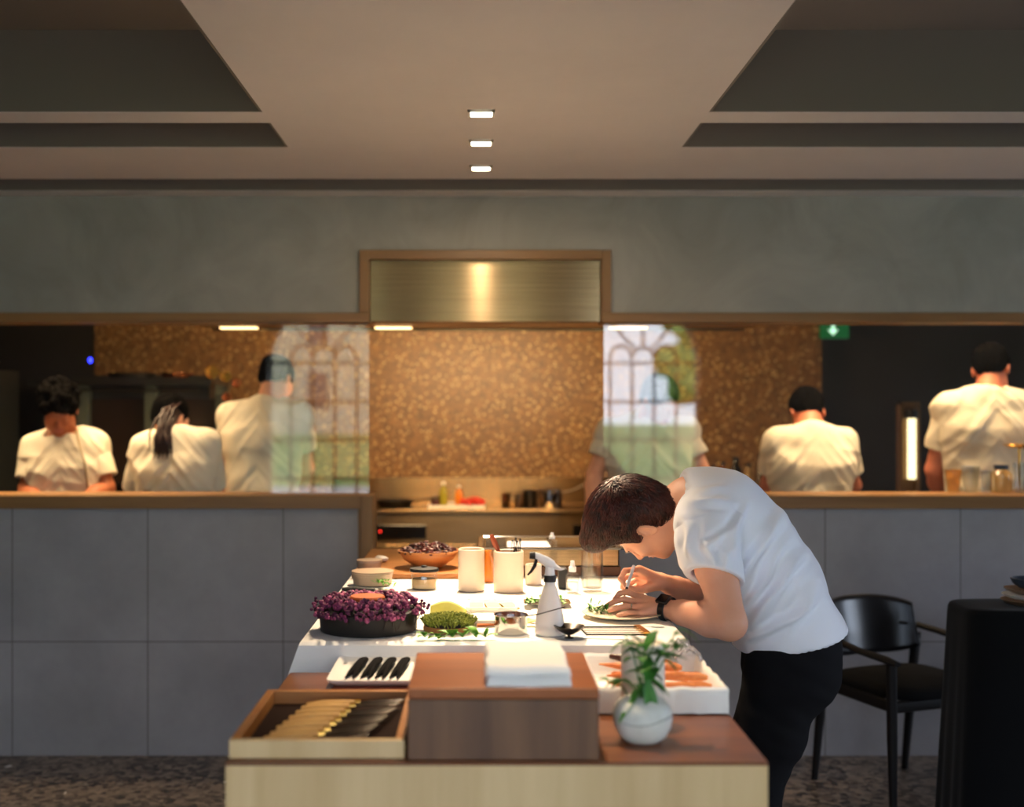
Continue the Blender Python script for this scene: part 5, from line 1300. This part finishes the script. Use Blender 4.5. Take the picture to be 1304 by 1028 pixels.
    for s, yy in ((-1, D-.085), (1, D+.085)):
        hip, mid, kn, an = A(1003, 842, yy), A(980, 930, yy), A(956, 1015, yy), A(985, 1190, yy)
        tr.chain([hip, mid, kn, (kn*.55+an*.45), an], [.112, .094, .074, .072, .066], .03)
    tr.chain([A(1008, 812, D)-lat*.06, A(1008, 812, D)+lat*.06], [.118, .118], .03).cone(A(1006, 850, D)-lat*.06, A(1006, 850, D)+lat*.06, .120, .120, .03)
    tr.plane(A(1008, 800, D), unit(np.array([-.22, 0, 1.0])))
    def tdisp(V, N):
        return np.array([.004*noise.noise(Vector((v[0]*10, v[1]*8, v[2]*26+v[0]*12))) for v in V])
    sdf_object('trousers', tr, .007, mat('black_denim', (20, 19, 22), .9, spec=.12), t, 1, tdisp)
    for yy in (D-.085, D+.085):
        s_ = Sdf(); a = A(985, 1190, yy); a[2] = .05
        s_.cone(a+np.array([.03, 0, 0]), a+np.array([-.15, 0, -.012]), .045, .036, .02, flat=((0, 1, 0), .9)); s_.cone(a+np.array([.02, 0, .0]), a+np.array([.0, 0, .06]), .045, .04, .02); s_.plane((0, 0, .003), (0, 0, -1))
        sdf_object('shoe', s_, .006, black, t, 1)
    # hair
    hr = Sdf(); E = lambda c, r, kk=.02, sub=False: hr.ell(hd.p(*c), r, kk, hd.M, sub)
    E((0, -.022, .058), (.086, .100, .100)); E((0, .030, .118), (.062, .062, .046), .04); E((0, .078, .122), (.045, .034, .026), .03); E((0, .094, .140), (.034, .026, .022), .02)
    E((0, -.066, .004), (.072, .050, .076), .03); E((0, -.080, -.045), (.05, .022, .04), .02)
    for g in (-1, 1): E((g*.064, .008, .034), (.018, .020, .034), .015)
    E((0, .124, .006), (.17, .094, .090), .012, True)
    for g in (-1, 1): E((g*.090, -.006, -.002), (.026, .030, .038), .006, True); E((g*.08, .034, -.05), (.05, .065, .056), .010, True)
    E((0, .02, -.098), (.12, .09, .062), .015, True)
    def hdisp(V, N):
        r, f, u = local(hd, V); th = np.arctan2(r, f+.06)
        return .0035*np.sin(th*46+5*np.sin(u*40))+.002*np.sin(r*330+f*60)
    o = sdf_object('hair', hr, .003, hair_brown, t, 1, hdisp)
    c = hair_clumps('hair_locks', hr, hd, hair_brown, o, 2600, 8, .0072, .0019, (0, -.075, .11), (0, .75, -.12), lift=.0011)
    # brow and stubble edge
    b = B()
    for g in (-1, 1): b.tube([hd.p(g*.014, .0945, .024), hd.p(g*.030, .0945, .029), hd.p(g*.047, .083, .024)], [.0022, .003, .0015], 6)
    b.build('eyebrow', hair_brown, t)
    # watch on the left wrist
    ax = unit(WrL-ElL); c = WrL-ax*.014; s_ = Sdf()
    wt = thing('wristwatch', 'black square smartwatch on the left wrist of the bending chef', 'watch', tuple(c))
    s_.cone(c-ax*.011, c+ax*.011, .0345, .0335, .004).cone(c-ax*.03, c+ax*.03, .0300, .0290, .002, sub=True)
    s_.plane(c-ax*.0115, -ax).plane(c+ax*.0115, ax)
    sdf_object('strap', s_, .0022, mat('black_rubber', (18, 18, 20), .5), wt, 1)
    up = unit(np.array([-.1, -.62, .75])); up = unit(up-ax*np.dot(up, ax)); sd_ = np.cross(ax, up); M = Matrix((tuple(ax), tuple(sd_), tuple(up))).transposed()
    q = Vector(c+up*.034)
    B().box((q.x-.018, q.y-.016, q.z-.005), (q.x+.018, q.y+.016, q.z+.005), rot=M).build('watch_case', mat('watch_case', (40, 40, 44), .25, .7), wt, bevel=.003)
    q = Vector(c+up*.0395); B().box((q.x-.015, q.y-.013, q.z-.0006), (q.x+.015, q.y+.013, q.z+.0006), rot=M).build('watch_screen', black_glass, wt, smooth=False)
    # tweezers
    a, e = P(807, 721, 3.285), P(793, 766, 3.20)
    tw = thing('plating_tweezers', 'slim white tweezers in the right hand of the bending chef', 'tweezers', tuple(e)); m_ = a.lerp(e, .62)
    B().tube([a, m_], [.0048, .0042], 10).build('white_barrel', mat('white_plastic', (236, 236, 240)), tw)
    B().tube([m_, a.lerp(e, .8), e], [.0038, .003, .001], 10).build('steel_tip', dark_steel, tw)
    o = B().lathe([(.0088, -.0018), (.0094, 0), (.0088, .0018)], (0, 0, 0), 20); k0 = Vector(A(804, 773, 3.138)); dq = Vector(A(796, 772, 3.14)-A(813, 774, 3.135)).normalized()
    M = dq.to_track_quat('Z', 'Y').to_matrix(); o.v = [k0+M@p for p in o.v]; o.build('ring', chrome, t, solid=.001)
chef()

def cook(label, D, head, hf, hu, shl, shr, hip, arms, away, hairfn, hs=1.0, skin_m=skin_dark, sleeve=.62, jm=jacket, seed=1, extra=None, thick=1.0):
    Hc = A(*hip, D); Hc[2] = max(Hc[2], .90); L, R = A(*shl), A(*shr); mid = (L+R)/2; lat = unit(R-L); fr = np.array([0, 1., 0]) if away else np.array([0, -1., 0]); fr = unit(fr-lat*np.dot(fr, lat))
    t = thing('person', label, 'person', (Hc[0], Hc[1], 0)); hd = Head(A(*head), hf, hu, hs); up = unit(mid-Hc)
    nb = mid+up*.035-fr*.01; chest = mid-up*.10; waist = Hc+(chest-Hc)*.45; hwid = np.linalg.norm(R-L)/2
    def torso(sd, g, k=.04):
        for s in (-1, 0, 1):
            sd.chain([Hc+lat*.075*s, waist+lat*.055*s, chest+lat*(hwid*.52)*s, mid+lat*hwid*.45*s-up*.02], [(.105*thick+g), (.100*thick+g), (.104*thick+g), (.075*thick+g)], k)
        sd.cone(L, nb, .050+g, .060+g, k).cone(R, nb, .050+g, .060+g, k).cone(L, R, .052+g, .052+g, k)
    sd = Sdf(); torso(sd, 0); hd.skull(sd); sd.cone(hd.p(0, -.03, -.04), nb, .052, .060, .025)
    AR = []
    for (Sh, (el, wr)) in zip((L, R), arms):
        El, Wr = A(*el), A(*wr); AR.append((Sh, El, Wr)); d = El-Sh
        sd.cone(Sh, El, .05, .040, .02); m = El+(Wr-El)*.3; sd.cone(El, m, .040, .043, .02).cone(m, Wr, .043, .026, .015)
        hdv = unit(Wr-El); sid = unit(np.cross(hdv, [0, 0, 1])); sg = 1 if np.dot(sid, mid-Wr) > 0 else -1
        pl = Wr+hdv*.085
        for q in range(4):
            kq = pl+sid*sg*(.026-.0175*q)-hdv*.006*abs(q-1.2); sd.cone(Wr+hdv*.01, kq, .018, .011, .01)
            b1 = kq+hdv*.032+np.array([0, 0, -.008]); b2 = b1+hdv*.016+np.array([0, 0, -.018]); finger(sd, [kq, b1, b2], .0088, .007, .003)
        th = Wr+hdv*.03+sid*sg*.026; sd.cone(Wr+hdv*.015+sid*sg*.012, th, .016, .012, .01); finger(sd, [th, th+hdv*.035+sid*sg*.012], .0105, .008)
    sdf_object('body', sd, .006, [skin_m, lip], t, 1, None, head_assign(hd))
    jk = Sdf(); slv = []; torso(jk, .018, .05)
    for s in (-1, 0, 1): jk.chain([Hc+lat*.08*s, Hc+lat*.085*s-np.array([0, 0, .16])], [.118*thick, .128*thick], .03)
    for Sh, El, Wr in AR:
        ax = unit(El-Sh); ln = np.linalg.norm(El-Sh); e = Sh+ax*ln*sleeve
        jk.cone(Sh, Sh+ax*.04, .066, .066, .03); s_ = Sdf(); s_.cone(Sh, e+ax*.04, .070, .071, .02).cone(Sh, Sh+(mid-Sh)*.4, .066, .07, .02).plane(e, ax).cone(e-ax*.03, e+ax*.04, .050, .060, .004, sub=True); slv.append((s_, e))
    nd = unit(hd.O-nb); jk.cone(nb+nd*.012, nb+nd*.05, .066, .058, .012).plane(nb+nd*.040, nd, (tuple(nb-.085), tuple(nb+.085+np.array([0, 0, .05])))).cone(nb+nd*.0, nb+nd*.09, .056, .054, .006, sub=True)
    jk.plane(Hc-np.array([0, 0, .17]), (0, 0, -1))
    sc = seed*7.3
    def disp(V, N):
        out = np.zeros(len(V))
        for i, v in enumerate(V):
            x, y, z = v; cx_ = (x-Hc[0])
            q = noise.noise(Vector((cx_*7+z*5+sc, y*5, z*8-cx_*3))); q2 = noise.noise(Vector((cx_*3+sc, y*4, z*13+abs(cx_)*16)))
            out[i] = .008*(1-2*abs(q))+.007*(1-2*abs(q2))-.006
        return out
    jo = sdf_object('jacket', jk, .007, jm, t, 1, disp)
    for s_, e in slv: sdf_object('sleeve', s_, .006, jm, jo, 1, lambda V, N, e=e: disp(V, N)*np.clip((V[:, 2]-e[2]-.02)/.06, 0, 1))
    tr = Sdf()
    for s in (-1, 1):
        a = Hc+lat*.085*s; tr.chain([a-np.array([0, 0, .05]), np.array([a[0], a[1], .48]), np.array([a[0], a[1], .07])], [.105, .080, .062], .03)
    sdf_object('trousers', tr, .014, mat('black_denim', (20, 19, 22)), t, 1)
    for s in (-1, 1):
        a = Hc+lat*.085*s; a[2] = .05; s_ = Sdf(); s_.cone(a-fr*.05, a+fr*.14, .045, .036, .02).plane((0, 0, .002), (0, 0, -1)); sdf_object('shoe', s_, .010, black, t, 1)
    hairfn(t, hd)
    if extra: extra(t, hd, Hc, L, R, nb, fr, lat, up)
    return t

def short_hair(m, curls=False, seed=3, sides=.0, n=500, cap=False):
    def fn(t, hd):
        hr = Sdf(); E = lambda c, r, kk=.02, sub=False: hr.ell(hd.p(*c), [x*hd.k for x in r], kk*hd.k, hd.M, sub)
        if curls:
            E((0, -.016, .062), (.096, .108, .092)); rn = random.Random(seed)
            for k in range(40):
                a = rn.uniform(0, 2*PI); e = rn.uniform(-.1, 1.2); E((.088*math.cos(a)*math.cos(e), -.01+.105*math.sin(a)*math.cos(e), .07+.085*math.sin(e)), (.022, .022, .022), .008)
        else: E((0, -.020, .046), (.083+sides, .102+sides, .088+sides))
        E((0, -.065, -.002), (.066, .040, .056), .02)
        E((0, .112, -.002), (.10, .062, .072), .012, True)
        for g in (-1, 1): E((g*.088, -.002, -.012), (.022, .028, .030), .008, True); E((g*.08, .035, -.05), (.05, .065, .055), .010, True)
        E((0, .0, -.105), (.12, .115, .062), .015, True)
        def hd_(V, N):
            r, f, u = local(hd, V); return .003*np.sin(r*260+4*np.sin(f*60))+.002*np.sin(f*300+u*100)
        o = sdf_object('hair', hr, .005, m, t, 1, hd_)
        hair_clumps('hair_locks', hr, hd, m, o, n, 4, .0075, .0028, (0, -.05, .12), (0, .3, -.1), seed=seed, lift=.0015, res=.012)
    return fn
def pony_hair(t, hd):
    hr = Sdf(); E = lambda c, r, kk=.02, sub=False: hr.ell(hd.p(*c), [x*hd.k for x in r], kk*hd.k, hd.M, sub)
    E((0, -.022, .040), (.086, .104, .092)); E((0, -.06, -.01), (.07, .05, .06), .03); E((0, .115, -.01), (.10, .062, .08), .012, True)
    for g in (-1, 1): E((g*.088, -.002, -.012), (.022, .028, .030), .008, True)
    E((0, .03, -.10), (.12, .09, .06), .015, True)
    o = sdf_object('hair', hr, .005, hair_black, t, 1)
    hair_clumps('hair_locks', hr, hd, hair_black, o, 400, 4, .009, .0026, (0, .04, .12), (0, -.5, -.2), lift=.001, res=.012)
    b = B(); rn = random.Random(4); base = A(216, 532, 5.755); tip = A(205, 578, 5.655)
    for k in range(90):
        q = np.array([rn.gauss(0, .014), rn.gauss(0, .012), rn.gauss(0, .02)]); e = np.array([rn.gauss(0, .022), rn.gauss(0, .012), rn.gauss(0, .014)])
        b.tube([base+q+np.array([.01, .03, .03]), base+q*1.2+np.array([-.02, -.02, -.01]), (base+tip)/2+(q+e)*.7+np.array([-.012, -.015, 0]), tip+e], [.004, .006, .0055, .001], 5)
    b.build('ponytail', mat('dark_auburn_hair', (44, 20, 14), .45), t, angle=180)

def strap(pts, r=.006, m=None):
    def fn(t, hd, Hc, L, R, nb, fr, lat, up):
        B().tube([A(*q) for q in pts], r, 6, flat=.5).build('apron_strap', m or mat('dark_strap', (60, 50, 42), .8), t)
    return fn
def placket(t, hd, Hc, L, R, nb, fr, lat, up):
    c = mat('jacket_placket', (206, 190, 158), .9)
    B().tube([A(97, 548, 5.81), A(101, 566, 5.79), A(108, 590, 5.80), A(112, 622, 5.81)], .008, 6, flat=.5).build('apron_strap', mat('tan_strap', (150, 128, 92), .9), t)
    if 0: B().tube([A(80, 560, 5.785), A(80, 590, 5.80), A(76, 622, 5.815)], .0045, 6, flat=.5).build('placket', c, t)

cook('cook with curly dark hair facing the pass, looking down, warm-lit jacket', 5.93, (76, 524, 5.86), (.20, -.80, -.62), (.10, -.45, .85), (47, 573, 5.93), (120, 567, 5.93), (90, 690), (((34, 625, 5.88), (62, 650, 5.66)), ((136, 622, 5.90), (92, 645, 5.66))), False,
     short_hair(hair_black, True, 3), skin_m=skin_dark, sleeve=.74, seed=1, extra=placket)
cook('cook with a dark ponytail seen from behind in a warm-lit jacket', 5.80, (218, 534, 5.85), (.45, .75, -.42), (.15, .30, .9), (186, 573, 5.80), (260, 567, 5.80), (226, 690), (((172, 630, 5.87), (190, 660, 6.14)), ((272, 628, 5.90), (258, 660, 6.14))), True,
     pony_hair, hs=.93, skin_m=skin, sleeve=.9, seed=2)
cook('tall cook seen from behind, cropped dark hair, mirrored window across his back', 6.06, (352, 486, 6.16), (.35, .75, -.55), (.12, .42, .88), (296, 533, 6.06), (380, 531, 6.06), (333, 680), (((283, 600, 6.14), (300, 655, 6.34)), ((390, 598, 6.16), (372, 655, 6.34))), True,
     short_hair(hair_black, seed=5), skin_m=skin, sleeve=.62, seed=3)
cook('cook facing the pass right behind the bending chef, head bowed, window mirrored over him', 5.95, (840, 512, 5.88), (.45, -.70, -.56), (.15, -.42, .88), (777, 552, 5.95), (872, 550, 5.95), (826, 690), (((757, 605, 5.93), (752, 650, 5.72)), ((896, 604, 5.93), (890, 650, 5.72))), False,
     short_hair(hair_black, seed=6), skin_m=skin, sleeve=.58, seed=4)
cook('cook with cropped dark hair seen from behind, bent low over his work', 5.88, (1028, 527, 6.02), (.03, .72, -.70), (0, .62, .78), (990, 566, 5.9), (1072, 566, 5.9), (1035, 690), (((979, 618, 5.98), (985, 655, 6.2)), ((1086, 618, 5.98), (1078, 655, 6.2))), True,
     short_hair(hair_black, seed=7), skin_m=skin_red, sleeve=.70, seed=5, thick=1.1)
cook('burly cook at the picture edge seen from behind beside the glassware', 5.80, (1262, 473, 5.90), (.45, .75, -.48), (.12, .38, .9), (1208, 520, 5.82), (1302, 520, 5.82), (1258, 690), (((1189, 598, 5.9), (1200, 650, 6.15)), ((1322, 598, 5.9), (1310, 650, 6.15))), True,
     short_hair(hair_black, seed=8), hs=1.03, skin_m=skin_red, sleeve=.66, seed=6, thick=1.12, extra=strap([(1253, 496, 5.745), (1255, 506, 5.73), (1254, 514, 5.725)], .005, mat('red_strap', (110, 20, 16), .8)))
# the island the cooks with their backs to the pass work at
for (x0, x1, lb) in ((-2.3, -.75, 'steel island counter before the ponytailed cook, hidden by the sill'), (1.05, 3.2, 'steel island counter before the bent cook, hidden by the sill')):
    t = thing('island_counter', lb, 'counter', ((x0+x1)/2, 6.45, 0))
    B().box((x0, 6.42, 0), (x1, 6.80, .86)).build('counter_body', steel, t, smooth=False)
    B().box((x0-.01, 6.40, .86), (x1+.01, 6.82, .885)).build('counter_top', steel, t, smooth=False)
